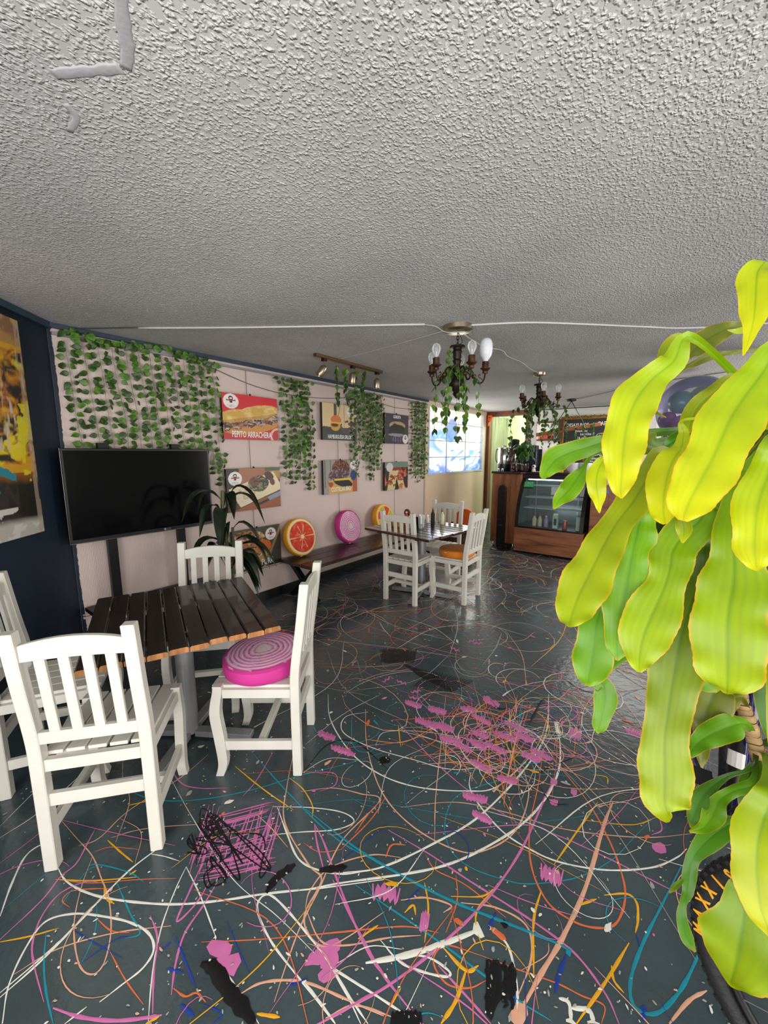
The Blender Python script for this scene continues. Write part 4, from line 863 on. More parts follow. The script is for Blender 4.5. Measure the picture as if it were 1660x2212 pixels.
for i, y in enumerate(tv_y):
    x = XL+.03; zb = 1.50 if i < 11 else (1.36 if i == 11 else 1.22); z0 = 2.33+random.uniform(-.03, .02)
    strand('%s artificial ivy strand from the navy wall, hanging above television' % ORD[i], [(x, y, z0), (x, y+.015, z0-.25), (x, y+.05*random.uniform(.3, 1), z0-.5), (x, y+.05, zb)], G1)
strand('ivy run draped along the wall rail above the television', [(XL+.03, .93, 2.36), (XL+.035, 1.2, 2.34), (XL+.035, 1.5, 2.365), (XL+.035, 1.8, 2.345), (XL+.03, 2.0, 2.31)], G1, .045)
G2 = 'ivy strands between first and second picture columns'
for i, (y, zb) in enumerate([(2.76, 1.30), (2.84, 1.22), (2.95, 1.25), (3.03, 1.24), (3.10, 1.13), (2.90, 1.5), (3.06, 1.6)]):
    strand('%s ivy strand of the bunch left of the burger picture' % ORD[i], [(XL+.03, y-.05 if i == 0 else y, 2.32), (XL+.035, y-.01, 2.1), (XL+.04, y+.01, 1.7), (XL+.03, y, zb)], G2)
G3 = 'ivy strands hanging from ceiling light rail and wall rail'
for i, (y, zb) in enumerate([(3.80, 1.34), (3.88, 1.20), (3.97, 1.60), (4.06, 1.46), (4.13, 1.32), (4.20, 1.18), (4.28, 1.40), (4.36, 1.34), (4.22, 1.7), (4.42, 1.75)]):
    strand('%s ivy strand of the bunch between burger picture and purple picture' % ORD[i], [(XL+.04, y, 2.32), (XL+.06, y, 2.1), (XL+.05, y+.01, 1.7), (XL+.04, y, zb)], G3, .048)
for i, (x, y) in enumerate([(-2.64, 2.78), (-2.63, 2.9), (-2.62, 3.02), (-2.6, 3.12)]):
    strand('%s ivy strand draped down from ceiling spotlight rail' % ORD[i], [(x, y, 2.345), (x-.08, y+.06, 2.31), (x-.12, y+.12, 2.2), (x-.13, y+.15, 2.02+.03*i)], G3, .042, False)
G4 = 'ivy strands in the corner beside the film window'
for i, (y, zb) in enumerate([(5.22, 1.22), (5.32, 1.15), (5.42, 1.10), (5.52, 1.14), (5.60, 1.10), (5.37, 1.35), (5.56, 1.4)]):
    strand('%s ivy strand of the bunch left of the blue film window' % ORD[i], [(XL+.03, y, 2.33), (XL+.04, y, 2.0), (XL+.04, y+.01, 1.6), (XL+.03, y, zb)], G4)

# ------------------------------------------------------------------ chandeliers
BULB = [(.011, 0), (.013, .012), (.026, .04), (.030, .06), (.024, .082), (.008, .094), (.001, .096)]
def chandelier(label, loc, canopy_r, chain, rot, led_arm=None):
    t = thing('chandelier', label, 'chandelier', loc)
    MB().lathe([(canopy_r*1.02, 0), (canopy_r, -.028), (canopy_r*.96, -.032), (canopy_r*.3, -.04)], 28).build('canopy', M['nickel'], t, smooth=True)
    # chain links
    n = 4; L_ = chain/n; tz = -.04
    for k in range(n):
        P = [Vector((math.cos(a)*.008*(1 if k % 2 else 0), math.cos(a)*.008*(0 if k % 2 else 1), tz-L_/2-.004-math.sin(a)*(L_/2+.004)*1.05)) for a in np.linspace(0, 2*PI, 11)]
        MB().tube(P, .0022, 5, False).build('chain_link', M['bronzed'], t); tz -= L_
    tz = -.04-chain
    MB().tube(crom([(.004, 0, -.04), (.02, .006, -.07), (.03, .01, tz+.02), (.012, 0, tz+.005)], 5), .002, 5).build('cord', M['black'], t)
    MB().lathe([(.006, 0), (.052, -.003), (.054, -.016), (.03, -.018), (.028, -.03), (.034, -.04), (.026, -.055), (.03, -.075), (.024, -.09), (.032, -.1), (.022, -.12), (.026, -.14), (.036, -.155), (.026, -.17), (.03, -.2), (.05, -.225), (.056, -.25), (.05, -.275), (.03, -.295), (.02, -.31), (.026, -.32), (.012, -.34), (.003, -.35)], 20, (0, 0, tz)).build('column', M['bronzed'], t, smooth=True)
    arms = 5
    for k in range(arms):
        a = rot+k*2*PI/arms; c, s = math.cos(a), math.sin(a); f = lambda r, z: Vector((c*r, s*r, tz+z))
        ar = MB().tube([f(*q) for q in [tuple(v) for v in crom([(.03, -.2), (.05, -.165), (.08, -.15), (.108, -.175), (.122, -.215), (.145, -.245), (.172, -.245), (.190, -.22), (.196, -.185)], 4)]], .0058, 7).build('arm', M['bronzed'], t, smooth=True)
        MB().sphere(f(.118, -.203), .017, 10, 8).build('ball', M['bronze'], ar, smooth=True)
        MB().tube([f(*q) for q in [tuple(v) for v in crom([(.182, -.232), (.168, -.215), (.155, -.21), (.15, -.198), (.158, -.19), (.165, -.197)], 3)]], .003, 5).build('scroll', M['bronzed'], ar)
        cup = MB().lathe([(.004, 0), (.018, .003), (.020, .016), (.016, .02), (.026, .028), (.034, .034), (.034, .04), (.023, .044), (.023, .08), (.018, .083)], 16, f(.196, -.187)).build('candle_cup', M['bronze'], t, smooth=True)
        if k == led_arm:
            MB().lathe([(.012, .08), (.018, .092), (.038, .12), (.044, .145), (.0445, .152), (.043, .153), (.0445, .156), (.044, .19), (.04, .21), (.03, .228), (.012, .238), (.001, .24)], 20, f(.196, -.187)).build('led_bulb', M['bulb'], t, smooth=True)
        else:
            bb = MB().lathe(BULB, 14, f(.196, -.107)).build('glass_bulb', M['glassc'], t, smooth='all')
            MB().lathe([(.004, .0), (.004, .04)], 6, f(.196, -.107)).tube([f(.19, -.07), f(.191, -.045), f(.196, -.04), f(.201, -.045), f(.202, -.07)], .0006, 3).build('filament', M['wcer'], bb)
    return t
CH1 = (-1.308, 2.568, ZC); CH2 = (-1.318, 4.523, ZC)
chandelier('bronze chandelier near the camera with one white LED bulb', CH1, .10, .085, R(37), 0)
chandelier('smaller looking far bronze chandelier of clear bulbs before the bar', CH2, .065, .075, R(12))
random.seed(77)
IV1 = thing('ivy_garland', 'artificial ivy garland trailing from the near chandelier', 'ivy'); IV2 = thing('ivy_garland', 'artificial ivy garland trailing from the far chandelier', 'ivy')
for i in range(11):
    a = i*2*PI/11+.3; r = random.uniform(.04, .17); x0, y0, z0 = CH1; zz = z0-.125
    ln = random.uniform(.18, .44)
    strand('one of the thin ivy strands trailing from the near chandelier', [(x0+.03*math.cos(a), y0+.03*math.sin(a), zz-.13), (x0+r*.7*math.cos(a), y0+r*.7*math.sin(a), zz-.18), (x0+r*math.cos(a), y0+r*math.sin(a), zz-.26), (x0+r*1.1*math.cos(a), y0+r*1.1*math.sin(a), zz-.2-ln)], None, .07, False, .85, LEAFB, root=IV1)
strand('ivy shoot climbing the column of the near chandelier', [(CH1[0]-.06, CH1[1], CH1[2]-.14), (CH1[0]-.05, CH1[1]-.03, CH1[2]-.22), (CH1[0]+.02, CH1[1]-.06, CH1[2]-.32), (CH1[0]+.08, CH1[1], CH1[2]-.24)], None, .06, False, .85, LEAFB, root=IV1)
for i in range(15):
    a = i*2*PI/15+.1; r = random.uniform(.06, .3); x0, y0, z0 = CH2; zz = z0-.115
    ln = random.uniform(.2, .62)
    strand('one of the thin ivy strands trailing from the far chandelier', [(x0+.03*math.cos(a), y0+.03*math.sin(a), zz-.15), (x0+r*.7*math.cos(a), y0+r*.7*math.sin(a), zz-.22), (x0+r*math.cos(a), y0+r*math.sin(a), zz-.3), (x0+r*1.1*math.cos(a), y0+r*1.1*math.sin(a), zz-.2-ln)], None, .06, False, .85, root=IV2)

# ceiling spotlight rail
t = thing('spotlight_rail', 'brass coloured ceiling rail with tilting spotlights half hidden by ivy', 'ceiling light', (-2.62, 2.95, ZC))
MB().b2((-.022, -.47, -.028), (.022, .47, -.001)).build('rail', mat('brass_rail', (120,92,62), .35, .8, .1), t, .003)
for y, ti in ((-.36, 28), (0.02, 5), (.40, 4)):
    MB().b2((-.018, y-.02, -.05), (.018, y+.02, -.028)).build('adapter', M['bronzed'], t)
    st_ = MB().tube([(0, y, -.05), (0, y, -.10)], .006, 8).build('stalk', M['nickel'], t)
    mm_ = Matrix.Translation((0, y, -.10)) @ Matrix.Rotation(R(-ti), 4, 'X') @ Matrix.Rotation(R(ti*.7), 4, 'Y')
    MB().lathe([(.012, .012), (.03, .0), (.033, -.015), (.033, -.085), (.030, -.09), (.026, -.08), (.001, -.078)], 18, M=mm_, c=(0,0,0)).build('lamp_head', M['nickel'], t, smooth=True)
# cable conduits on the ceiling
def conduit(label, pts, r, m='conduit'):
    return tag(MB().tube(crom(pts, 8), r, 6, flat=.7).build('cable_conduit', M[m], smooth='all'), label, 'conduit')
zc = ZC-.008
conduit('straight white conduit across the ceiling from ivy wall to chandelier', [(-3.05, 1.26, zc), (-2.4, 1.73, zc), (-1.45, 2.37, zc)], .009)
conduit('white conduit curving right across the ceiling from the near chandelier', [(-1.23, 2.56, zc), (-.9, 2.74, zc), (-.614, 2.995, zc), (-.3, 3.3, zc), (-.027, 3.536, zc), (.5, 3.75, zc), (2.3, 4.2, zc)], .009)
cable('ceiling_cable', 'white twin cable between conduit end and near chandelier canopy', [(-1.46, 2.365, zc), (-1.40, 2.42, zc-.01), (-1.36, 2.50, zc-.036), (-1.25, 2.55, zc-.04)], .003, 'wirew')
cable('ceiling_cable', 'thin dark cable joining the wall rail and white conduit', [(XL+.03, 1.0, ZC-.012), (-3.25, 1.12, ZC-.008), (-3.05, 1.26, ZC-.006)], .004)
cable('ceiling_cable', 'clear sagging cable running between the two chandeliers', [at_z(1003, 722, ZC-.03), at_z(1022, 735, ZC-.02), at_z(1045, 748, ZC-.05), at_z(1085, 757, ZC-.006), at_z(1098, 770, ZC-.03), at_z(1128, 783, ZC-.015), at_z(1146, 797, ZC-.03), at_z(1163, 805, ZC-.02)], .0045, 'wirew')
cable('ceiling_cable', 'faint cable from spotlight rail to the near chandelier', [(-2.6, 2.75, ZC-.008), (-2.1, 2.68, ZC-.012), (-1.4, 2.56, ZC-.012)], .003, 'wirew')
cable('ceiling_cable', 'thin brown cable from the hanging beam lamp to the right', [(-1.52, 7.0, ZC-.012), (-1.1, 6.6, ZC-.015), (-.5, 6.0, ZC-.01), (.3, 5.6, ZC-.01)], .004)

# ------------------------------------------------------------------ bar
BF = 6.30; BT = 1.25
t = thing('bar_cabinet', 'tall walnut laminate cabinet on chrome feet, left end of the bar', 'cabinet', (-2.27, BF, 0))
MB().b2((-.235, 0, .075), (.235, .42, BT-.04)).build('body', M['walnut'], t)
for k in range(3): MB().b2((-.23+k*.155, -.008, .08), (-.23+k*.155+.150, -.0005, BT-.045)).build('front_board', M['walnut'], t, .001)
for x in (-.2, .14):
    for y in (.04, .36): MB().lathe([(.022, 0), (.014, .01), (.012, .075)], 12, (x, y, 0)).build('foot', M['chrome'], t, smooth=True)
t = thing('bar_cabinet', 'walnut laminate cabinet right of the display case', 'cabinet', (-.62, BF-.12, 0))
MB().b2((-.38, 0, .075), (.5, .5, BT-.04)).build('body', M['walnuth'], t)
for k in range(4): MB().b2((-.376+k*.22, -.008, .08), (-.376+k*.22+.214, -.0005, BT-.045)).build('front_board', M['walnuth'], t, .001)
for x in (-.3, .42):
    for y in (.05, .42): MB().lathe([(.02, 0), (.012, .01), (.012, .075)], 10, (x, y, 0)).build('foot', M['chrome'], t, smooth=True)
struct(MB().b2((-2.60, BF+.44, 0), (-.1, BF+.5, BT-.05)).b2((-2.60, BF+.425, 0), (-2.515, BF+.44, .47)).build('wall_bar_base', M['beige']))
tag(MB().b2((-2.515, BF-.03, BT-.035), (-2.03, BF+.62, BT)).b2((-2.03, BF+.10, BT-.0345), (-.10, BF+.62, BT)).build('bar_worktop', M['counter'], bevel=.003), 'thin dark worktop along the top of the wooden bar', 'worktop')
# display case
DX, DYF = -1.54, 6.08
t = thing('display_case', 'curved glass refrigerated display case set into the wooden bar', 'display case', (DX, DYF, 0))
hw = .485
MB().b2((-hw, .0, .035), (hw, .64, .40)).build('base', M['walnuth'], t)
MB().b2((-hw, -.008, .035), (hw, -.0005, .215)).build('base_board', M['walnuth'], t, .001); MB().b2((-hw, -.008, .219), (hw, -.0005, .40)).build('base_board', M['walnuth'], t, .001)
for x in (-.42, .42):
    MB().lathe([(.02, 0), (.02, .035)], 10, (x, .08, 0)).build('caster', M['blackm'], t); MB().lathe([(.02, 0), (.02, .035)], 10, (x, .56, 0)).build('caster', M['blackm'], t)
prof = [(.012+.31*(s**2.1), .405+.775*s-.03*s*s) for s in np.linspace(0, 1, 11)]
MB().b2((-hw, .0, .401), (hw, .62, .425)).build('deck', M['blackm'], t)
MB().b2((-hw, .30, 1.15), (hw, .62, 1.212)).build('hood', M['black'], t, .004)
MB().b2((-hw, .60, .425), (hw, .62, 1.15)).build('back_panel', mat('case_back', (92,100,100), .5), t)
for s in (-1, 1):
    poly = [(y, z) for y, z in prof]+[(.62, 1.155), (.62, .42)]
    A = [Vector((s*hw, y, z)) for y, z in poly]; Bp = [Vector((s*(hw-.012), y, z)) for y, z in poly]
    MB().loft([A, Bp]).build('side_panel', M['black'] if s > 0 else M['glasst'], t)
    fr_ = MB()
    for i in range(len(prof)-1):
        (y0, z0), (y1, z1) = prof[i], prof[i+1]; fr_.beam((s*(hw-.022), y0-.004, z0), (s*(hw-.022), y1-.004, z1), .05, .022, (0, 1, 0))
    fr_.build('side_frame', M['black'], t)
g_ = MB()
for i in range(len(prof)-1):
    (y0, z0), (y1, z1) = prof[i], prof[i+1]; g_.add([(-hw+.04, y0, z0), (hw-.04, y0, z0), (hw-.04, y1, z1), (-hw+.04, y1, z1)], [(0, 1, 2, 3)])
g_.build('curved_glass', M['glasst'], t, smooth='all')
gl = mat('shelf_glass', (150,185,185), .15, spec=.8)
for z, y0 in ((.70, .14), (.86, .20), (1.04, .26)):
    sh = MB().b2((-hw+.08, y0, z), (hw-.06, .56, z+.008)).build('glass_shelf', M['glassc'], t); MB().b2((-hw+.08, y0-.006, z-.004), (hw-.06, y0, z+.012)).build('shelf_edge', gl, sh)
for x in (-hw+.14, hw-.2): MB().b2((x, .54, .43), (x+.02, .56, 1.12)).build('shelf_upright', M['steel'], t)
MB().b2((-hw+.08, .32, 1.125), (hw-.1, .34, 1.14)).build('light_tube', M['led'], t); MB().b2((-.02, .50, .655), (hw-.1, .53, .675)).build('light_tube', M['led'], t)
MB().b2((-.12, .585, .88), (.38, .598, 1.02)).build('rear_door', M['vinylw'], t)
sg = thing('window_sticker', 'small green delivery service sticker on the curved case glass', 'sign', (DX-.355, DYF+.19, 1.055)); sg.rotation_euler = (R(-27), 0, 0)
MB().b2((-.075, -.003, -.062), (.075, -.0005, .052)).build('card', M['green'], sg); MB().b2((-.075, -.0036, -.062), (.075, -.0031, -.038)).build('dark_strip', M['slate'], sg)
text('lettering', 'UBER', .048, mat('pale_green_print', (120,220,160), .5), sg, TR(0, -.004, .028) @ FRONTM, 1.05); text('lettering', 'EATS', .048, bpy.data.materials['pale_green_print'], sg, TR(0, -.004, -.012) @ FRONTM, 1.05)
def bottle(label, x, y, z, m, cap='red', h=.17, r=.033, group='bottles in the display case'):
    t = thing('juice_bottle', label, 'bottle', (x, y, z), group=group)
    MB().lathe([(r*.9, 0), (r, .01), (r, h*.6), (r*.5, h*.82), (r*.42, h*.92)], 12).build('body', M[m], t, smooth=True); MB().lathe([(r*.5, h*.92), (r*.5, h), (r*.3, h*1.01)], 12).build('cap', M[cap], t, smooth=True)
bottle('cream bottle with red cap, leftmost in the display case', DX-.235, DYF+.16, .426, 'juice'); bottle('pale yellow bottle second from left in display case', DX-.150, DYF+.15, .426, 'juice', h=.175); bottle('lilac bottle third from left in display case', DX-.062, DYF+.16, .426, 'juice2', 'vinylw')
t = thing('drink_carton', 'tall pale green carton standing in the display case', 'carton', (DX+.085, DYF+.12, .426)); MB().b2((-.035, -.03, 0), (.035, .03, .2)).build('body', M['cream'], t); MB().prism([(-.035, -.03), (.035, -.03), (.035, .03), (-.035, .03)], .2, .2005).b2((-.033, -.004, .2), (.033, .004, .225)).build('top_fold', M['vinylw'], t); MB().b2((-.02, -.0315, .05), (.02, -.0302, .15)).build('printed_patch', M['bikeb'], t)
t = thing('drink_can', 'copper red drink can in the display case', 'can', (DX+.215, DYF+.13, .426)); MB().lathe([(.03, 0), (.033, .008), (.033, .11), (.027, .122)], 16).build('body', M['can'], t, smooth=True); MB().lathe([(.027, .1221), (.026, .124), (.001, .1235)], 16).build('lid', M['chrome'], t)
t = thing('drink_carton', 'white and green carton at right end of display case', 'carton', (DX+.40, DYF+.13, .426)); MB().b2((-.03, -.03, 0), (.03, .03, .2)).build('body', M['cream'], t); MB().b2((-.028, -.004, .2), (.028, .004, .22)).build('top_fold', M['green'], t)
# tower fan
t = thing('tower_fan', 'slim black tower fan standing before the walnut cabinet', 'fan', (-2.262, BF-.17, 0))
MB().lathe([(.001, .0), (.150, .0), (.152, .012), (.12, .022), (.05, .032), (.04, .05)], 30).build('base', M['black'], t, smooth=True)
po = [(-.058, -.045), (.058, -.045), (.066, .02), (.04, .05), (-.04, .05), (-.066, .02)]
def ring(k, z): return [Vector((x*k, y*k, z)) for x, y in po]
MB().loft([ring(.8, .04), ring(1, .1), ring(1, .95), ring(.92, 1.0), ring(.6, 1.035), ring(.2, 1.048)]).build('column', M['black'], t, smooth=True)
gr_ = MB()
for k in range(30): gr_.b2((-.045, -.049, .45+k*.016), (.045, -.0455, .455+k*.016))
tag(gr_.build('grille', M['blackm'], t), kind='stuff'); MB().b2((-.03, -.047, .40), (.03, -.0455, .402)).build('control_line', M['grey'], t); MB().b2((-.012, -.047, .50), (.012, -.0495, .502)).build('control_line', M['grey'], t)
# coffee urn
t = thing('coffee_urn', 'polished steel coffee urn with black base on the bar', 'urn', (-2.40, BF+.2, BT))
MB().lathe([(.085, 0), (.098, .05), (.10, .115)], 24).build('base', M['black'], t, smooth=True); MB().lathe([(.096, .115), (.098, .12), (.098, .365), (.095, .37)], 24).build('barrel', M['chrome'], t, smooth=True)
MB().lathe([(.1, .37), (.1, .382), (.06, .39), (.03, .395)], 24).build('lid', M['chrome'], t, smooth=True); MB().lathe([(.028, .395), (.03, .41), (.02, .418)], 12).build('knob', M['nickel'], t, smooth=True)
MB().tube(crom([(-.095, 0, .36), (-.135, 0, .34), (-.14, 0, .2), (-.11, 0, .13)], 5), .008, 8).build('handle', M['black'], t)
MB().tube([(.02, -.10, .33), (.02, -.125, .33), (.02, -.125, .27)], .014, 8).build('spout', M['black'], t)
for k, x in enumerate((-.035, .03)):
    sp_ = thing('glass_jar', 'small glass jar in front of coffee urn, %s one' % ('left', 'right')[k], 'jar', (-2.40+x+.01, BF+.05, BT), group='jars before the urn'); MB().lathe([(.018, 0), (.02, .005), (.02, .03), (.016, .034)], 12).build('body', M['glassc'], sp_, smooth=True); MB().lathe([(.017, .034), (.017, .045)], 12).build('lid', M['chrome'], sp_, smooth=True)
# grinder + machine
t = thing('coffee_grinder', 'brown and steel coffee grinder with dark lid behind the urn', 'grinder', (-2.31, BF+.42, BT))
MB().b2((-.07, -.08, 0), (.07, .08, .06)).build('base', M['black'], t, .004); MB().b2((-.06, -.03, .06), (.06, .07, .38)).build('body', M['bronze'], t, .006); MB().lathe([(.05, .38), (.075, .41), (.08, .50), (.083, .505), (.06, .52), (.02, .53)], 18).build('hopper', M['black'], t, smooth=True); MB().b2((.03, -.035, .38), (.05, -.031, .12)).build('steel_strip', M['chrome'], t)
t = thing('espresso_machine', 'black espresso machine behind the leafy mug planter', 'coffee machine', (-2.08, BF+.44, BT))
MB().b2((-.13, -.12, 0), (.13, .14, .05)).build('drip_tray', M['black'], t, .004); MB().b2((-.13, .02, .05), (.13, .14, .42)).build('body', mat('slate_blue_metal', (46,56,66), .35, .3), t, .01); MB().b2((-.13, -.12, .30), (.13, .02, .42)).build('head', M['black'], t, .01); MB().lathe([(.03, .25), (.035, .30)], 14, (0, -.06, 0)).build('group_head', M['chrome'], t)
tag(MB().b2((-2.02, BF+.585, BT), (-1.90, BF+.60, BT+.36)).build('black_board', M['slate']), 'upright black board behind the mug planter', 'board')
t = thing('tin', 'pinkish patterned tin between the urn and the planter', 'tin', (-2.235, BF+.22, BT)); MB().lathe([(.055, 0), (.055, .14)], 20).build('body', M['tin'], t, smooth=True); MB().lathe([(.057, .14), (.057, .155), (.05, .158)], 20).build('lid', M['black'], t, smooth=True)
t = thing('mug_planter', 'oversized glossy dark brown mug used as planter on bar', 'planter', (-2.085, BF+.16, BT))
MB().lathe([(.07, 0), (.1, .008), (.11, .06), (.113, .125), (.108, .126), (.104, .06), (.09, .02), (.001, .02)], 28).build('bowl', M['mug'], t, smooth=True, mw=None); MB().lathe([(.1, .09), (.1, .10), (.001, .10)], 20).build('soil', M['soil'], t)
MB().tube(crom([(-.1, 0, .105), (-.15, 0, .1), (-.16, 0, .065), (-.14, 0, .035), (-.1, 0, .03)], 5), .011, 8).build('handle', M['mug'], t, smooth=True); MB().lathe([(.001, 0), (.12, .0), (.14, .008), (.12, .006)], 28).build('saucer', M['mug'], t)
pl = thing('leafy_plant', 'bushy broad leaved plant growing from the dark mug', 'plant', (-2.085, BF+.16, BT+.1))
MB().tube(crom([(0, 0, 0), (.012, 0, .1), (.03, 0, .18), (.02, 0, .3)], 5), [.008]*16, 7).build('stem', M['pstem'], pl)
BL = [leaf_mesh('leaf', M['pleaf2'], .13, .10, .02), leaf_mesh('leaf', M['vine'], .12, .09, .03)]
random.seed(9)
for i in range(46):
    a = random.uniform(0, 2*PI); r = random.uniform(.02, .17); o = link('leaf', random.choice(BL), pl); o.location = (.02+r*math.cos(a), r*math.sin(a)*.6-.02, random.uniform(.2, .42)-r*.5); o.rotation_euler = (R(random.uniform(20, 75)), R(random.uniform(-25, 25)), a+PI/2); k = random.uniform(.6, 1.05); o.scale = (k, k, k)
t = thing('security_camera', 'tiny white round headed camera on the bar', 'camera', (-1.895, BF+.16, BT)); MB().lathe([(.03, 0), (.032, .01), (.026, .05), (.02, .052)], 16).build('base', M['vinylw'], t, smooth=True); MB().sphere((0, 0, .082), .032, 14, 10).build('head', M['vinylw'], t, smooth=True); MB().lathe([(.014, 0), (.012, .004)], 12, M=Matrix.Rotation(R(90), 4, 'X'), c=(0, -.03, .085)).build('lens', M['black'], t)
t = thing('stacked_boxes', 'yellow carton box with red lid on the bar', 'box', (-1.62, BF+.22, BT)); MB().b2((-.14, -.08, 0), (.14, .08, .05)).build('carton', M['yellow'], t); MB().b2((-.12, -.08, .05), (.14, .08, .075)).build('lid', M['red'], t); MB().b2((-.13, -.082, .015), (-.05, -.0805, .04)).build('dark_print', M['slate'], t)
t = thing('paper_sheet', 'white paper lying on bar beside the small camera', 'paper', (-1.80, BF+.16, BT+.001)); MB().b2((-.06, -.05, 0), (.06, .05, .004)).build('sheet', M['vinylw'], t)
for k, (x, y) in enumerate(((-1.335, BF+.2), (-1.17, BF+.24))):
    t = thing('white_bowl', '%s glossy white bowl on the bar before the blackboard' % ('left', 'right')[k], 'bowl', (x, y, BT), group='white bowls on the bar')
    MB().lathe([(.045, 0), (.05, .008), (.085, .06), (.092, .15), (.088, .15), (.08, .06), (.04, .02), (.001, .018)], 24).build('bowl', M['wcer'], t, smooth=True); MB().tube(crom([(.085, 0, .12), (.12, 0, .11), (.12, 0, .07), (.085, 0, .06)], 4), .008, 6).build('handle', M['wcer'], t, smooth=True)
t = thing('card_terminal', 'grey card terminal leaning at the right cabinet', 'card reader', (-.86, BF-.10, BT-.14)); MB().b2((-.06, -.03, 0), (.06, .0, .14)).build('body', M['conduit'], t, .004); MB().b2((-.035, -.032, .05), (.035, -.0302, .11)).build('printed_dial', M['slate'], t)
tag(MB().b2((-.92, BF-.135, 1.00), (-.78, BF-.1305, 1.04)).build('blue_label', mat('blue_label', (70,150,210), .5)), 'small blue label stuck on the right cabinet front', 'label')

# ------------------------------------------------------------------ back wall things
t = thing('chalkboard_menu', 'large framed blackboard menu with chalk lettering and gilt frame', 'menu board', (-1.49, YB-.04, 1.70))
bwid, bhei = .76, .92
MB().b2((-bwid/2, 0, -bhei/2), (bwid/2, .02, bhei/2)).build('board', M['slate'], t)
for a, b_ in (((-bwid/2-.03, 0, -bhei/2-.03), (-bwid/2-.03, 0, bhei/2+.03)), ((bwid/2+.03, 0, -bhei/2-.03), (bwid/2+.03, 0, bhei/2+.03)), ((-bwid/2-.06, .001, bhei/2+.03), (bwid/2+.06, .001, bhei/2+.03)), ((-bwid/2-.06, .001, -bhei/2-.03), (bwid/2+.06, .001, -bhei/2-.03))):
    MB().beam(a, b_, .06, .04, (0, 1, 0)).build('frame_rail', M['gold'], t, .006)
orn = MB()
for i in range(16): orn.sphere((-bwid/2+i*bwid/15, -.02, bhei/2+.05+.008*math.sin(i*2.1)), .02, 8, 6)
tag(orn.build('carved_edge', M['gold'], t, smooth='all'), kind='stuff')
MB().b2((-.02, -.004, -bhei/2), (.02, -.0005, .02)).build('divider', M['gold'], t)
for s_, x, z, ax in (('DESAYUNOS', -.15, .36, .085), ('CAFÉ', .27, .37, .1), ('Americano', -.08, .25, .06), ('Late 12oz', .0, .19, .06), ('16 oz', -.08, .12, .07), ('moka 2oz', -.22, .05, .06), ('$42', .26, .15, .07), ('CAPUCCINO', .2, -.09, .075), ('BEBIDAS', .17, -.18, .08), ('REFRESCO', .2, -.26, .05), ('MALTEADA', .2, -.31, .05), ('BATIDOS', .2, -.36, .05), ('EXPRESSO', -.22, -.26, .05), ('ESPECIAL', -.22, -.34, .05), ('$50', -.3, -.41, .05)):
    text('chalk_writing', s_, ax, M['chalk'], t, TR(x, -.005, z) @ FRONTM, .78)
tr_ = MB().tube([Vector((.26+.085*math.cos(a), -.003, .15+.05*math.sin(a))) for a in np.linspace(0, 2*PI, 22)], .003, 4).build('chalk_ring', M['chalk'], t)
t = thing('white_board', 'blank white panel with wooden rim behind the bar plants', 'board', (-2.12, YB-.04, 1.62)); MB().b2((-.25, 0, -.46), (.21, .015, .50)).build('panel', M['vinylw'], t)
for lo, hi in (((-.26, -.01, -.49), (.22, .02, -.46)), ((-.26, -.01, .50), (.22, .02, .53)), ((.21, -.009, -.459), (.235, .019, .499))): MB().b2(lo, hi).build('rim', M['redwood'], t)
t = thing('fridge', 'dark tall fridge standing behind the bar beside kitchen door', 'fridge', (-2.50, YB-.42, 0)); MB().b2((-.16, -.3, .02), (.22, .3, 1.62)).build('body', M['black'], t, .008); MB().b2((-.155, -.315, .04), (.215, -.301, 1.60)).build('door', M['screen'], t, .004); MB().beam((-.12, -.34, .9), (-.12, -.34, 1.3), .02, .02, (1, 0, 0)).b2((-.13, -.335, .9), (-.11, -.315, .92)).b2((-.13, -.335, 1.28), (-.11, -.315, 1.30)).build('handle', M['steel'], t); MB().b2((-.14, -.28, 0), (.2, .28, .02)).build('plinth', M['blackm'], t)
t = thing('wall_shelf_unit', 'narrow brown board with bright objects hanging by the bar', 'shelf', (-1.93, YB-.06, 1.98)); MB().b2((-.03, -.05, -.16), (.03, .05, .2)).build('upright', M['box'], t); MB().b2((-.42, -.06, -.2), (.03, .05, -.17)).build('board', M['redwood'], t)
for k, (x, m_) in enumerate(((-.36, 'orange'), (-.26, 'red'), (-.16, 'can'))):
    o = thing('coffee_pack', '%s pack on the little shelf behind the far chandelier' % ('orange', 'red', 'copper')[k], 'pack', (-1.93+x, YB-.06, 1.812)); MB().b2((-.035, -.03, 0), (.035, .03, .1)).build('bag', M[m_], o, .006); MB().b2((-.035, -.004, .1), (.035, .004, .12)).build('folded_top', M[m_], o)
t = thing('drill_case', 'bright orange plastic bracket hung on the kitchen door post', 'bracket', (-3.38, YB-.005, 2.20)); MB().prism([(-.035, .13), (.05, .13), (.065, .08), (.04, .02), (.0, -.02), (-.005, -.09), (-.035, -.10)], 0, .03, FRONTM).build('plate', M['orange'], t, .003, mw=TR(.03, -.05, 0))
for z in (.08, .0): MB().lathe([(.012, 0), (.012, .004)], 12, M=Matrix.Rotation(R(90), 4, 'X')).build('hole', M['black'], t, mw=TR(.04 if z else .02, -.081, z))
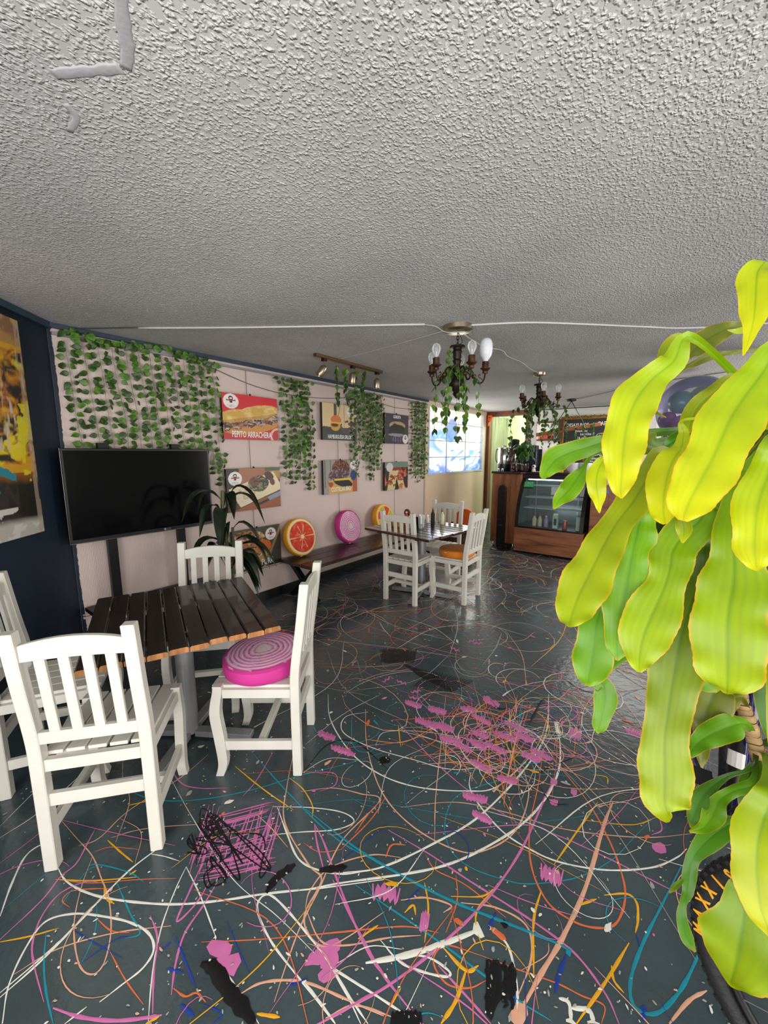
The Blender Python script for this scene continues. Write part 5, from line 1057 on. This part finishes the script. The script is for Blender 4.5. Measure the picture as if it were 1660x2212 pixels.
# hanging beam lamp with planters
t = thing('hanging_beam_light', 'wooden beam hanging from ceiling on two slanted black cords', 'ceiling light', (-1.42, 7.0, 0))
MB().lathe([(.07, ZC-.002), (.07, ZC-.03), (.02, ZC-.04)], 18, (-.1, 0, 0)).build('canopy', M['black'], t)
MB().beam((-.62, .0, 1.85), (.35, 0, 1.99), .07, .055).build('beam', mat_wood('orange_wood', (130,72,34), (176,110,60), 0, 6, .5), t, .004)
for a, b_ in (((-.1, 0, ZC-.035), (-.38, 0, 1.92)), ((-.1, 0, ZC-.035), (.12, 0, 1.98))): MB().tube([a, b_], .006, 6).build('cord', M['black'], t)
for x in (-.22, .22): MB().lathe([(.012, 0), (.012, .03)], 10, (x, -.035, 1.915+.03*(x > 0))).build('bolt', M['blackm'], t)
random.seed(12); IV3 = thing('ivy_garland', 'ivy garland wound along the hanging wooden beam', 'ivy')
for i in range(7):
    x = -1.95+i*.13; z = 1.86+.14*(x+2.04)/.97
    strand('one of the ivy strands trailing from the hanging wooden beam', [(x, 6.97, z+.03), (x, 6.93, z), (x+.02, 6.93, z-.12), (x+.02, 6.93, z-.2-.1*random.random())], None, .05, False, .95, root=IV3)
# door frame, window and security lamp at right of the back wall
t = thing('white_door_frame', 'white painted door frame in the back wall right of the menu', 'door frame', (-.72, YB-.03, 0)); MB().b2((-.1, -.01, 0), (-.02, .03, 2.26)).build('jamb', M['vinylw'], t); MB().b2((.30, -.01, 0), (.38, .03, 2.26)).build('jamb', M['vinylw'], t); MB().b2((-.1, -.012, 2.26), (.38, .03, 2.33)).build('header', M['vinylw'], t); MB().b2((-.02, 0, .01), (.30, .012, 2.26)).build('door_leaf', M['bwall'], t)
t = thing('black_shelf_cupboard', 'black cupboard at right end of the back wall', 'cupboard', (-.02, YB-.3, 0)); MB().b2((-.28, -.1, 0), (.9, .25, 2.12)).build('body', M['black'], t, .005); MB().b2((-.26, -.112, .04), (.3, -.101, 2.08)).build('door', M['black'], t, .003); MB().b2((.31, -.112, .04), (.88, -.101, 2.08)).build('door', M['black'], t, .003)
t = thing('ceiling_spotlight', 'small twin grey spotlight fixed under the ceiling at back right', 'spotlight', (-.40, 7.72, ZC)); MB().tube([(0, 0, 0), (.02, 0, -.08)], .02, 8).build('stalk', M['steel'], t); MB().sphere((.03, 0, -.13), .045, 12, 8).build('joint', M['steel'], t, smooth=True); MB().tube([(.04, -.01, -.14), (.13, -.06, -.18)], .034, 12).build('lamp_head', M['steel'], t, smooth=True); MB().tube([(.02, -.01, -.15), (-.05, -.06, -.22)], .034, 12).build('lamp_head', M['steel'], t, smooth=True)
# clear balloon with coloured ones inside
t = thing('bubble_balloon', 'large clear bubble balloon filled with purple and teal balloons', 'balloon', (.04, 5.35, 2.0))
MB().sphere((0, 0, 0), .34, 28, 20).build('clear_skin', mat_glass('balloon_skin', (190,190,225), .18, .05), t, smooth='all')
for k, (x, y, z, r, c) in enumerate([(-.22, -.02, -.10, .09, (120,36,130)), (-.1, -.08, -.15, .09, (130,30,120)), (-.2, .05, -.2, .07, (150,60,150)), (-.12, 0, .08, .12, (40,110,110)), (.06, .02, .12, .12, (70,120,60)), (.02, -.05, -.02, .11, (150,50,70)), (.16, 0, -.1, .1, (40,90,150)), (.02, .05, -.22, .08, (120,36,130))]):
    MB().sphere((x, y, z), r, 16, 12).build('inner_balloon', mat('balloon_%d' % k, c, .25), t, smooth='all')
MB().tube(crom([(0, 0, -.34), (.01, 0, -.6), (-.01, .01, -.9), (0, 0, -1.995)], 5), .002, 5).build('ribbon', M['vinylw'], t); MB().lathe([(.05, -2.0), (.05, -1.97), (.02, -1.96)], 12).build('weight', M['red'], t)
t = thing('wall_speaker', 'grey blue rounded speaker box under the ceiling at right edge', 'speaker', (.50, 4.7, 2.10)); MB().loft([[Vector((x*k, y*k, z)) for x, y in ((-.16, -.12), (.16, -.12), (.2, .12), (-.12, .12))] for k, z in ((.9, -.12), (1, -.1), (1, .1), (.85, .15))]).build('housing', M['seatc'], t, .01); MB().b2((-.05, -.125, .04), (.05, -.1205, .055)).build('dark_print', M['slate'], t); MB().beam((0, .0, .14), (0, 0, ZC-2.10-.001), .05, .05, (0, 1, 0)).build('bracket', M['blackm'], t)

# ------------------------------------------------------------------ things around the back table
t = thing('wooden_crate', 'dark brown crate on the floor by the beige wall', 'crate', (-2.95, 5.9, 0)); MB().b2((-.2, -.16, .01), (.2, .16, .03)).build('bottom', M['box'], t)
for k in range(4): 
    for y in (-.17, .16): MB().b2((-.2, y, .02+k*.09), (.2, y+.012, .10+k*.09)).build('slat', M['box'], t)
    for x in (-.212, .2): MB().b2((x, -.17, .02+k*.09), (x+.012, .172, .10+k*.09)).build('slat', M['box'], t)
o = cushion('round_cushion', 'bright orange round cushion standing behind the back table', lambda u, v: np.ones(u.shape+(3,))*np.array(rgb(214,92,22))*(.9+.2*fbm(u, v, 8, 2))[..., None], M['orange'], .17, .07); o.matrix_basis = TR(-2.62, 5.55, .52) @ Matrix.Rotation(R(-12), 4, 'X') @ FRONTM
t = thing('low_stool', 'low dark stool carrying the bright orange cushion', 'stool', (-2.62, 5.6, 0)); MB().b2((-.17, -.15, .31), (.17, .15, .34)).build('seat', M['box'], t, .004)
for x in (-.14, .14):
    for y in (-.12, .12): MB().b2((x-.015, y-.015, 0), (x+.015, y+.015, .31)).build('leg', M['box'], t)
TZ = .751
def item(name, label, cat, x, y, fnb):
    t = thing(name, label, cat, (x, y, TZ)); fnb(t); return t
item('napkin_holder', 'small dark napkin holder on the back table', 'napkin holder', -2.33, 3.72, lambda t: (MB().b2((-.05, -.03, 0), (.05, .03, .008)).build('base', M['black'], t), MB().b2((-.05, -.03, .008), (.05, -.026, .09)).build('side', M['black'], t), MB().b2((-.05, .026, .008), (.05, .03, .09)).build('side', M['black'], t), MB().b2((-.045, -.02, .008), (.045, .02, .10)).build('napkins', M['vinylw'], t)))
def sauce(m, h, r, cap):
    def f(t): MB().lathe([(r, 0), (r*1.02, .01), (r, h*.62), (r*.4, h*.8), (r*.35, h*.9)], 14).build('body', M[m], t, smooth=True); MB().lathe([(r*.45, h*.9), (r*.4, h)], 12).build('cap', M[cap], t)
    return f
for nm, lab, x, y, m_, h, r, cp in (('sauce_bottle', 'red sauce bottle on the left of the back table', -2.42, 3.62, 'red', .15, .025, 'vinylw'), ('sauce_bottle', 'dark sauce bottle on far side of the back table', -2.22, 3.86, 'slate', .18, .022, 'red'), ('sauce_bottle', 'black topped bottle near the far chair on back table', -2.12, 3.90, 'juice', .16, .024, 'black'), ('salt_shaker', 'small white shaker on the back table', -2.30, 3.88, 'vinylw', .09, .02, 'chrome'), ('salt_shaker', 'small pink shaker on the back table', -2.38, 3.84, 'tin', .09, .02, 'chrome')):
    item(nm, lab, 'bottle' if 'bottle' in nm else 'shaker', x, y, sauce(m_, h, r, cp))
item('tall_glass', 'tall clear glass standing at middle of the back table', 'glass', -2.18, 3.55, lambda t: MB().lathe([(.025, 0), (.03, .01), (.038, .15), (.036, .15), (.028, .015), (.001, .012)], 16).build('glass', M['glassc'], t, smooth=True))
item('snack_basket', 'small basket of bread on left side of back table', 'basket', -2.48, 3.50, lambda t: (MB().lathe([(.06, 0), (.09, .04), (.085, .04), (.055, .005)], 18).build('basket', M['grain'], t), [MB().sphere((.03*math.cos(a), .03*math.sin(a), .045), .03, 8, 6).build('roll', M['grain'], t, smooth=True) for a in (0, 2, 4)]))
t = thing('table_trophy', 'round brown ornament standing on ledge beyond the back table', 'ornament', (-2.55, 3.83, TZ)); MB().lathe([(.03, 0), (.03, .01), (.008, .02), (.008, .06)], 12).build('stand', M['box'], t); MB().sphere((0, 0, .10), .045, 14, 10, (1, .4, 1)).build('disc', M['redwood'], t, smooth=True)

# ------------------------------------------------------------------ dark potted plant behind the far chair
t = thing('potted_plant', 'dark green broad leaved plant in pale pot below the picture column', 'plant', (-2.93, 1.72, 0))
MB().lathe([(.11, 0), (.15, .02), (.20, .36), (.205, .38), (.19, .385), (.18, .34), (.001, .33)], 28).build('pot', M['terra'], t, smooth=True); MB().lathe([(.178, .345), (.001, .35)], 20).build('soil', M['soil'], t)
def bleaf(par, pts, widths, m, name='leaf', fold=.25, thick=0.):
    P = [Vector(p) for p in crom(pts, 4)]; n = len(P); wv = np.interp(np.linspace(0, 1, n), np.linspace(0, 1, len(widths)), widths); mb = MB(); up = Vector((0, 0, 1))
    for i, p in enumerate(P):
        tt = (P[min(i+1, n-1)]-P[max(i-1, 0)]).normalized(); sd = tt.cross(up); sd = sd.normalized() if sd.length > .05 else Vector((1, 0, 0)); nn = sd.cross(tt)
        for a in (-1, -.5, 0, .5, 1): mb.v.append(tuple(p+sd*a*wv[i]/2+nn*abs(a)*wv[i]*fold))
    for i in range(n-1):
        for j in range(4): a = i*5+j; mb.f.append((a, a+1, a+6, a+5))
    return mb.build(name, m, par, smooth='all')
random.seed(4)
MB().tube(crom([(0, 0, .33), (.01, .02, .7), (0, 0, 1.05), (.02, 0, 1.25)], 5), [.014]*16, 8).build('stem', M['pstem'], t); MB().tube(crom([(.03, .0, .33), (.06, .03, .6), (.05, .05, .95)], 5), [.011]*11, 8).build('stem', M['pstem'], t)
for i in range(24):
    z = random.uniform(.55, 1.2); a = random.uniform(0, 2*PI) if i > 9 else [3.9, 4.4, 5.0, 1.0, 1.4, .6, 2.1, 5.6, 4.7, 1.2][i]; L_ = random.uniform(.24, .38)*(1.15-.3*(z-.5)); c_, s_ = math.cos(a), math.sin(a); e = random.uniform(.05, .3); ww = random.uniform(.075, .105)
    if c_ < -.3: L_ *= .62
    b0 = Vector((.01, .01, z)); bleaf(t, [b0, b0+Vector((c_*L_*.35, s_*L_*.35, .10*e/.2)), b0+Vector((c_*L_*.7, s_*L_*.7, .06)), b0+Vector((c_*L_, s_*L_, -.05-e*.4))], [.006, .012, ww*.8, ww, ww*.7, .004], M['pleaf'])

# ------------------------------------------------------------------ big bright leaved plant in the foreground
def mat_leaf():
    m = bpy.data.materials.new('bright_strap_leaf'); m.use_nodes = True; nt = m.node_tree; n = nt.nodes; L = nt.links; b = n['Principled BSDF']
    a = n.new('ShaderNodeAttribute'); a.attribute_name = 'Col'
    tc = n.new('ShaderNodeTexCoord'); no = n.new('ShaderNodeTexNoise'); no.inputs['Scale'].default_value = 30; no.inputs['Detail'].default_value = 3; L.new(tc.outputs['Object'], no.inputs['Vector'])
    mr = n.new('ShaderNodeMapRange'); mr.inputs[3].default_value = .86; mr.inputs[4].default_value = 1.12; L.new(no.outputs['Fac'], mr.inputs[0])
    mx = n.new('ShaderNodeMix'); mx.data_type = 'RGBA'; mx.blend_type = 'MULTIPLY'; mx.inputs[0].default_value = 1; L.new(a.outputs['Color'], mx.inputs[6]); L.new(mr.outputs[0], mx.inputs[7])
    L.new(mx.outputs[2], b.inputs['Base Color']); b.inputs['Roughness'].default_value = .38; b.inputs['Specular IOR Level'].default_value = .45
    t = n.new('ShaderNodeBsdfTranslucent'); L.new(mx.outputs[2], t.inputs[0]); ms = n.new('ShaderNodeMixShader'); ms.inputs[0].default_value = .35
    L.new(b.outputs[0], ms.inputs[1]); L.new(t.outputs[0], ms.inputs[2]); L.new(ms.outputs[0], n['Material Output'].inputs[0]); return m
M['strap'] = mat_leaf()
PLX = Vector((.62, .78, 0))
FP = thing('dragon_tree', 'tall plant with long bright yellow green strap leaves at right edge', 'plant', PLX)
W6 = lambda x, y: (1160+x/2.698, 580+y/2.698); W7 = lambda x, y: (1160+x/2.426, 1300+y/2.426)
YE, YG, LG_, GR, DG, OL = (204,202,8), (162,182,8), (110,160,8), (72,126,8), (30,70,10), (104,114,8)
def strap(T, pts, d0, d1, c0, c1, crown=None, roll=0., rip=.004, sc=1.):
    sx = 1/2.698 if T is W6 else 1/2.426
    P = [Vector(at_d(*T(x, y), d0+(d1-d0)*i/(len(pts)-1))) for i, (x, y, _) in enumerate(pts)]
    Wd = [w_*sx*(d0+(d1-d0)*i/(len(pts)-1))/FPX*sc for i, (_, _, w_) in enumerate(pts)]
    if crown is not None:
        P = [crown, crown.lerp(P[0], .5)+Vector((0, 0, .01))]+P; Wd = [.014, .014]+Wd
    raw = crom([tuple(p)+(w_,) for p, w_ in zip(P, Wd)], 6); n = len(raw); mb = MB(); cols = []; ph = random.uniform(0, 6); nx = 21
    eye = Vector((0, 0, EYE)); prev = None
    C0, C1 = np.array(rgb(c0)), np.array(rgb(c1)); EDG = np.array(rgb(226,150,30)); tip_start = n-7
    for i, q in enumerate(raw):
        p = Vector(q[:3]); wd = max(.0008, q[3]*(1+.05*math.sin(i*.45+ph)+.012*math.sin(i*2.3))); a_, b_ = raw[min(i+1, n-1)], raw[max(i-1, 0)]; tt = Vector(a_[:3])-Vector(b_[:3]); tt.normalize()
        vw = (eye-p).normalized(); sd = tt.cross(vw)
        sd = sd.normalized() if sd.length > .12 or prev is None else prev
        if prev is not None and sd.dot(prev) < 0: sd = -sd
        prev = sd; nn = sd.cross(tt).normalized()
        if nn.dot(vw) < 0: nn = -nn
        sd2 = (sd*math.cos(roll)+nn*math.sin(roll)); s = i/(n-1)
        for j in range(nx):
            u = -1+2*j/(nx-1); z = wd*(.10*abs(u)-.06*u*u)+rip*math.sin(i*.55+ph+(1.5 if u > 0 else 0))*abs(u)**2*min(1, wd/.03)
            mb.v.append(tuple(p+sd2*u*wd/2+nn*z-PLX))
            c = C0*(1-s)+C1*s; c = c*(.97+.035*math.sin(u*23+ph)+.03*math.sin(u*41+ph*2)); mid = max(0, 1-abs(u)/.11)*(.75-.3*s); c = c*(1-.4*mid)*np.array([1-.35*mid, 1, 1])
            c = c*(1+.05*math.sin(i*.37+ph+u)*1)
            e = max(0, (abs(u)-.95)/.05)*.8*(.2+.8*s); 
            if i > tip_start+2: e = max(e, (i-tip_start-3)/4*.4)
            cols.append(c*(1-e)+EDG*e)
    for i in range(n-1):
        for j in range(nx-1): a = i*nx+j; mb.f.append((a, a+1, a+nx+1, a+nx))
    return mb.build('leaf', M['strap'], FP, cols=np.array(cols), smooth='all')
CR1 = Vector(at_d(1695, 930, .86)); CR2 = Vector(at_d(1640, 1250, .92)); CR3 = Vector(at_d(1640, 1610, 1.07)); CR0 = Vector(at_d(1700, 690, .8))
random.seed(2)
LV = [
(W6,[(905,400,50),(800,540,135),(680,640,175),(590,750,235),(540,860,235),(515,980,225),(503,1090,210),(495,1200,165),(490,1290,95),(493,1340,12)],.66,.60,LG_,YE,CR1),
(W6,[(1225,333,20),(1130,345,70),(1040,385,125),(960,435,130),(905,490,85),(880,535,10)],.76,.70,OL,OL,None),
(W6,[(880,395,30),(810,430,95),(745,500,75),(690,565,10)],.72,.69,YG,OL,None),
(W6,[(1349,452,16),(1200,482,20),(1100,495,28),(1000,515,52),(920,555,40),(850,590,22),(760,660,30),(690,730,36),(668,790,34),(690,835,22),(755,868,5)],.80,.70,OL,OL,CR0),
(W6,[(1330,-40,90),(1290,20,170),(1280,100,175),(1275,200,150),(1265,300,110),(1240,400,60),(1203,508,6)],.64,.60,YG,YE,None),
(W6,[(1300,335,20),(1230,352,36),(1170,364,30),(1112,358,5)],.72,.66,YG,YG,None),
(W6,[(1420,470,130),(1310,620,210),(1205,760,285),(1130,880,310),(1070,1010,300),(1020,1120,285),(960,1230,290),(905,1330,250),(870,1410,180),(850,1470,50)],.62,.58,LG_,YE,CR1),
(W6,[(868,880,14),(858,960,55),(845,1040,90),(800,1110,160),(765,1200,205),(745,1300,180),(738,1400,150),(745,1455,105),(750,1490,20)],.70,.64,YG,YE,CR1),
(W6,[(1235,612,20),(1140,640,70),(1040,720,90),(950,800,120),(905,890,110),(885,960,30)],.74,.72,OL,YG,None),
(W6,[(1050,760,60),(960,860,110),(900,950,90),(880,1000,20)],.78,.76,GR,OL,None),
(W6,[(430,985,60),(400,1005,80),(300,1040,105),(200,1070,125),(120,1110,150),(72,1160,110),(45,1205,60),(38,1230,10)],.82,.80,GR,LG_,CR1),
(W6,[(400,1060,30),(320,1088,30),(285,1140,22),(265,1180,50),(225,1240,115),(180,1300,110),(130,1350,75),(98,1402,10)],.84,.80,GR,LG_,CR1),
(W6,[(400,1100,50),(370,1150,80),(350,1210,115),(350,1280,100),(360,1340,72),(362,1390,35),(366,1425,5)],.76,.74,YG,YE,None),
(W6,[(600,1000,90),(640,1020,140),(690,1040,90),(760,1058,50),(840,1060,20)],.80,.82,OL,GR,None),
(W6,[(730,1050,10),(780,1020,70),(850,980,90),(930,960,60)],.81,.80,GR,GR,None),
(W6,[(760,1080,70),(660,1200,140),(570,1350,180),(470,1480,170),(400,1600,200),(350,1700,230),(300,1800,255),(250,1900,250),(215,1990,210),(195,2055,120),(188,2090,20)],.78,.68,OL,YG,CR2),
(W6,[(660,1390,70),(605,1480,160),(585,1560,195),(565,1640,160),(545,1740,200),(530,1840,265),(512,1940,255),(492,2040,180),(475,2150,150),(472,2230,100),(470,2285,15)],.76,.72,LG_,LG_,CR2),
(W6,[(1040,1370,90),(950,1470,180),(855,1560,215),(795,1650,225),(780,1740,205),(752,1840,200),(712,1940,235),(665,2040,290),(622,2150,255),(602,2250,175),(598,2310,110),(600,2353,20)],.74,.67,GR,YG,CR2),
(W7,[(900,-300,150),(860,-120,180),(800,50,200),(755,200,225),(728,350,245),(705,480,225),(688,600,190),(672,720,215),(672,850,235),(672,960,235),(672,1050,215),(690,1110,120),(712,1122,15)],.76,.66,DG,YG,CR2),
(W6,[(1330,1100,120),(1250,1230,160),(1190,1350,170),(1150,1480,175),(1145,1600,195),(1155,1720,265),(1150,1850,325),(1125,1980,345),(1115,2100,345),(1115,2250,345),(1115,2360,315),(1112,2440,200),(1110,2480,30)],.72,.63,GR,YG,CR1),
(W6,[(1430,1000,150),(1375,1150,190),(1315,1300,235),(1285,1420,230),(1275,1540,210),(1272,1640,190),(1280,1720,120),(1285,1762,15)],.60,.56,LG_,YE,CR1),
(W6,[(1400,880,120),(1270,1060,150),(1160,1220,130),(1080,1330,90),(1055,1370,15)],.86,.82,DG,DG,CR1),
(W6,[(1420,960,120),(1320,1110,140),(1230,1220,120),(1190,1300,60)],.80,.76,DG,GR,CR1),
(W6,[(1200,1310,70),(1110,1400,140),(1050,1500,140),(1025,1620,120),(1030,1750,130),(1010,1880,70),(990,1960,10)],.79,.76,GR,GR,CR2),
(W6,[(990,1600,50),(950,1700,120),(930,1820,160),(890,1950,180),(840,2080,180),(800,2200,160),(780,2330,60)],.83,.80,DG,GR,CR2),
(W6,[(760,1480,40),(700,1580,90),(665,1650,90),(645,1720,10)],.90,.88,DG,DG,CR2),
(W6,[(840,1440,60),(860,1520,80),(850,1600,10)],.70,.69,OL,YG,None),
(W7,[(360,-100,110),(335,40,125),(312,130,160),(302,230,185),(288,320,185),(272,400,130),(265,442,20)],.82,.78,GR,LG_,CR2),
(W7,[(345,360,60),(358,450,95),(360,520,110),(342,600,85),(325,660,60),(320,690,8)],.86,.84,GR,LG_,CR2),
(W7,[(880,330,150),(900,420,130),(950,472,20)],.84,.82,GR,LG_,CR2),
(W7,[(970,430,120),(905,540,190),(880,630,120),(870,720,72),(866,800,60),(866,870,8)],.96,.93,OL,OL,CR3),
(W7,[(1080,505,20),(1020,520,80),(960,560,90),(920,600,30)],.97,.95,OL,OL,CR3),
(W7,[(1085,640,60),(1020,655,135),(930,690,115),(860,730,90),(812,780,60),(785,825,8)],.92,.88,LG_,GR,CR3),
(W7,[(1130,870,15),(1000,915,26),(900,985,60),(850,1060,95),(822,1130,60),(808,1185,8)],.94,.90,DG,GR,CR3),
(W7,[(1150,950,60),(1040,990,50),(960,1040,66),(930,1110,95),(880,1180,60),(800,1205,8)],.92,.88,GR,LG_,CR3),
(W7,[(1095,1130,50),(1000,1175,85),(900,1250,95),(822,1340,62),(800,1440,60),(792,1520,50),(768,1580,30),(762,1660,50),(788,1760,62),(832,1835,10)],.90,.84,GR,GR,CR3),
(W7,[(770,1455,14),(730,1490,24),(695,1525,6)],.86,.85,GR,OL,None),
(W7,[(1250,980,140),(1200,1120,200),(1165,1250,225),(1155,1370,215),(1160,1480,205),(1175,1600,170),(1205,1690,110),(1225,1760,10)],.80,.72,LG_,YE,CR3),
(W7,[(1110,1400,60),(1095,1520,140),(1090,1640,210),(1075,1760,310),(1060,1850,345),(1040,1930,260),(1020,1990,110),(1010,2010,10)],.78,.70,GR,YG,CR3),
(W7,[(1220,1720,90),(1240,1850,150),(1180,1960,200),(1130,2020,60)],.80,.76,GR,LG_,None),
(W7,[(1215,0,80),(1210,200,100),(1205,400,110),(1215,550,100),(1225,680,60),(1232,745,8)],.95,.93,DG,GR,CR2),
(W7,[(1290,380,120),(1275,560,110),(1270,760,80),(1270,900,20)],.80,.76,LG_,YG,CR2),
(W7,[(1150,850,50),(1130,930,90),(1110,1030,90),(1090,1140,40)],1.06,1.03,GR,GR,CR3),
(W7,[(1270,980,60),(1210,1060,120),(1130,1120,110),(1080,1170,50),(1060,1190,10)],.93,.86,LG_,LG_,CR3),
]
for (T, pts, d0, d1, c0, c1, cr) in LV: strap(T, pts, d0, d1, c0, c1, cr, random.uniform(-.12, .12), random.uniform(.002, .005))
# more leaves round the back so the plant is whole from the side
for i in range(12):
    a = random.uniform(-1.2, 1.4); c = [CR1, CR2, CR3][i % 3]; d = Vector((math.cos(a), math.sin(a), 0)); L_ = random.uniform(.3, .45)
    P = [c, c+d*L_*.4+Vector((0, 0, .08)), c+d*L_*.75+Vector((0, 0, -.02)), c+d*L_-Vector((0, 0, .25))]; bleaf(FP, [p-PLX for p in P], [.014, .05, .085, .08, .05, .004], M['vine2'])
tk = [W7(1065, 430), W7(1110, 620), W7(1160, 800), W7(1190, 950), W7(1205, 1090)]
TP = [CR1-PLX, CR2-PLX]+[Vector(at_d(*q, 1.0))-PLX for q in tk]+[Vector((.31, 1.11, .69))-PLX, Vector((.44, .94, .54))-PLX, Vector((.58, .82, .40))-PLX, Vector((0, 0, .30))]
TP = [Vector(p) for p in crom(TP, 10)]
rr_ = [.0155+.0014*(1 if (i*7 % 10) < 5 else 0) for i in range(len(TP))]
MB().tube(TP, rr_, 14).build('trunk', M['bark'], FP, smooth='all')
for i in range(12, len(TP)-12, 2):   # leaf scar rings
    tt = (TP[i+1]-TP[i-1]).normalized(); up = tt.orthogonal().normalized(); sd = tt.cross(up)
    rg = [TP[i]+tt*.002*math.sin(3*a)+(up*math.cos(a)+sd*math.sin(a))*.0170 for a in np.linspace(0, 2*PI, 15)]
    MB().tube(rg, .0013, 4, False).build('ring_scar', M['box'] if i % 6 == 0 else M['bark'], FP)
MB().lathe([(.09, 0), (.12, .02), (.14, .30), (.145, .32), (.13, .325), (.125, .29), (.001, .285)], 28).build('pot', mat('terracotta', (150,84,58), .7), FP, smooth=True); MB().lathe([(.124, .295), (.001, .30)], 20).build('soil', M['soil'], FP)

# ------------------------------------------------------------------ bicycle behind the plant
BK = thing('bicycle', 'dark blue mountain bicycle parked behind the foreground plant', 'bicycle')
RW = .335
def wheel(c, u, nm='wheel', words_=True):
    u = Vector(u).normalized(); ax = u.cross(Vector((0, 0, 1))).normalized(); c = Vector(c)
    MX = Matrix(((u.x, 0, ax.x, c.x), (u.y, 0, ax.y, c.y), (u.z, 1, ax.z, c.z), (0, 0, 0, 1)))
    def torus(r, a, n=56, m=10, sq=1.):
        mb = MB(); rg = []
        for i in range(n):
            t_ = 2*PI*i/n; rg.append([Vector(((r+a*math.cos(p))*math.cos(t_), (r+a*math.cos(p))*math.sin(t_), a*sq*math.sin(p))) for p in np.linspace(0, 2*PI, m, endpoint=False)])
        return mb.loft(rg, closed=True)
    ty = torus(RW-.028, .028).build('tyre', M['tyre'], BK, smooth='all', mw=MX)
    kn = MB()
    for i in range(72):
        t_ = 2*PI*i/72
        for z in (-.017, 0, .017):
            r = RW-.003 if z == 0 else RW-.009; kn.box((r*math.cos(t_), r*math.sin(t_), z), (.008, .013, .010), Matrix.Rotation(t_, 3, 'Z'))
    o = kn.build('tread_knobs', M['tyre'], ty); tag(o, kind='stuff')
    torus(RW-.064, .010, 56, 6, 1.3).build('rim', M['blackm'], BK, smooth='all', mw=MX)
    MB().lathe([(.018, -.05), (.018, -.02), (.012, -.015), (.012, .015), (.018, .02), (.018, .05)], 14).build('hub', M['blackm'], BK, smooth=True, mw=MX)
    sp_ = MB()
    for i in range(28):
        t_ = 2*PI*i/28; q = t_+(.7 if i % 2 else -.7); z = .018 if i % 4 < 2 else -.018
        sp_.tube([(.017*math.cos(q), .017*math.sin(q), z), ((RW-.07)*math.cos(t_), (RW-.07)*math.sin(t_), 0)], .0011, 4)
    tag(sp_.build('spokes', M['steel'], BK, mw=MX), kind='stuff')
    if words_:
        rm_ = RW-.032; W_S = 'MAXXIS'
        for k, ch in enumerate(W_S):   # letters run along the sidewall
            a = R(190-k*8.5); text('lettering', ch, .040, M['yprint'], ty, Matrix.Rotation(a, 4, 'Z') @ TR(rm_, 0, .0284) @ Matrix.Rotation(R(-90), 4, 'Z'), .8, ext=.0012, off=.0012)
wc = Vector((.430, 1.11, RW)); wheel(wc, (.9, -.43, 0)); rc = Vector((.175, 2.05, RW)); wheel(rc, (-.18, .98, 0), words_=False)
bb = Vector((.255, 1.61, .29)); ht0 = Vector((.44, 1.27, .74)); ht1 = Vector((.435, 1.31, .88)); st1 = Vector((.272, 1.85, .78)); ls = Vector((.24, .97, 0)).normalized()*0
def tb(nm, a, b_, r, m_='bikeb'): return MB().tube([a, b_], r, 10).build(nm, M[m_], BK, smooth=True)
tb('down_tube', ht0, bb, .03); tb('top_tube', ht1, st1, .022); tb('seat_tube', bb, st1, .026); tb('head_tube', ht0-Vector((0, 0, .02)), ht1+Vector((0, 0, .03)), .028)
sdv = Vector((.97, .25, 0)).normalized()
for s in (-1, 1):
    tb('chain_stay', bb+sdv*s*.03, rc+sdv*s*.06, .011); tb('seat_stay', st1+sdv*s*.02, rc+sdv*s*.06, .010)
fx = Vector((.43, .90, 0))
for s in (-1, 1): tb('fork_leg', ht0+fx*s*.055-Vector((0, 0, .05)), wc+fx*s*.06, .017, 'blackm')
tb('fork_crown', ht0+fx*.07-Vector((0, 0, .045)), ht0-fx*.07-Vector((0, 0, .045)), .02, 'blackm'); tb('stem', ht1, ht1+Vector((.03, -.05, .09)), .018, 'blackm')
MB().tube(crom([ht1+Vector((.03, -.05, .09))+fx*s for s in (-.34, -.12, 0, .12, .34)], 4), .0145, 10).build('handlebar', M['blackm'], BK, smooth=True)
tb('seat_post', st1, st1+Vector((-.03, .08, .14)), .014, 'blackm')
MB().loft([[st1+Vector((-.03, .08, .15))+Vector((-.25*d, .97*d, 0))+Vector((.97*x, .25*x, z)) for x, z in ((-w_, 0), (-w_*.6, .025), (w_*.6, .025), (w_, 0))] for d, w_ in ((-.13, .018), (0, .04), (.1, .075), (.14, .06))]).build('saddle', M['black'], BK, .003)
MB().lathe([(.09, -.003), (.09, .003), (.02, .004)], 30, M=Matrix.Rotation(R(90), 4, 'Y'), c=bb+sdv*.05).build('chainring', M['blackm'], BK)
for s, dz in ((1, -.16), (-1, .16)): cr_ = tb('crank', bb+sdv*s*.07, bb+sdv*s*.08+Vector((0, .04, dz)), .011, 'blackm'); MB().box(bb+sdv*s*.13+Vector((0, .04, dz)), (.09, .07, .018)).build('pedal', M['black'], cr_)
bo = Vector((.252, 1.72, .44)); bd_ = (st1-bb).normalized(); Mb = bd_.to_track_quat('Z', 'Y').to_matrix().to_4x4()
bl_ = MB().lathe([(.034, -.09), (.036, .05), (.028, .075), (.03, .09)], 16, M=Mb, c=bo+Vector((0, 0, .05))).build('shock_absorber', M['black'], BK, smooth=True)
MB().lathe([(.0368, -.02), (.0372, .03)], 16, M=Mb, c=bo+Vector((0, 0, .05))).build('white_band', M['vinylw'], bl_)
for k in range(4): MB().tube(crom([ht1+Vector((.02, -.02, .05)), ht1+Vector((-.05-.02*k, .05, -.02)), (ht1+bb)/2+Vector((-.05, 0, .02*k)), bb+Vector((-.03, .02, .06))], 5), .003, 5).build('brake_cable', M['black'], BK)
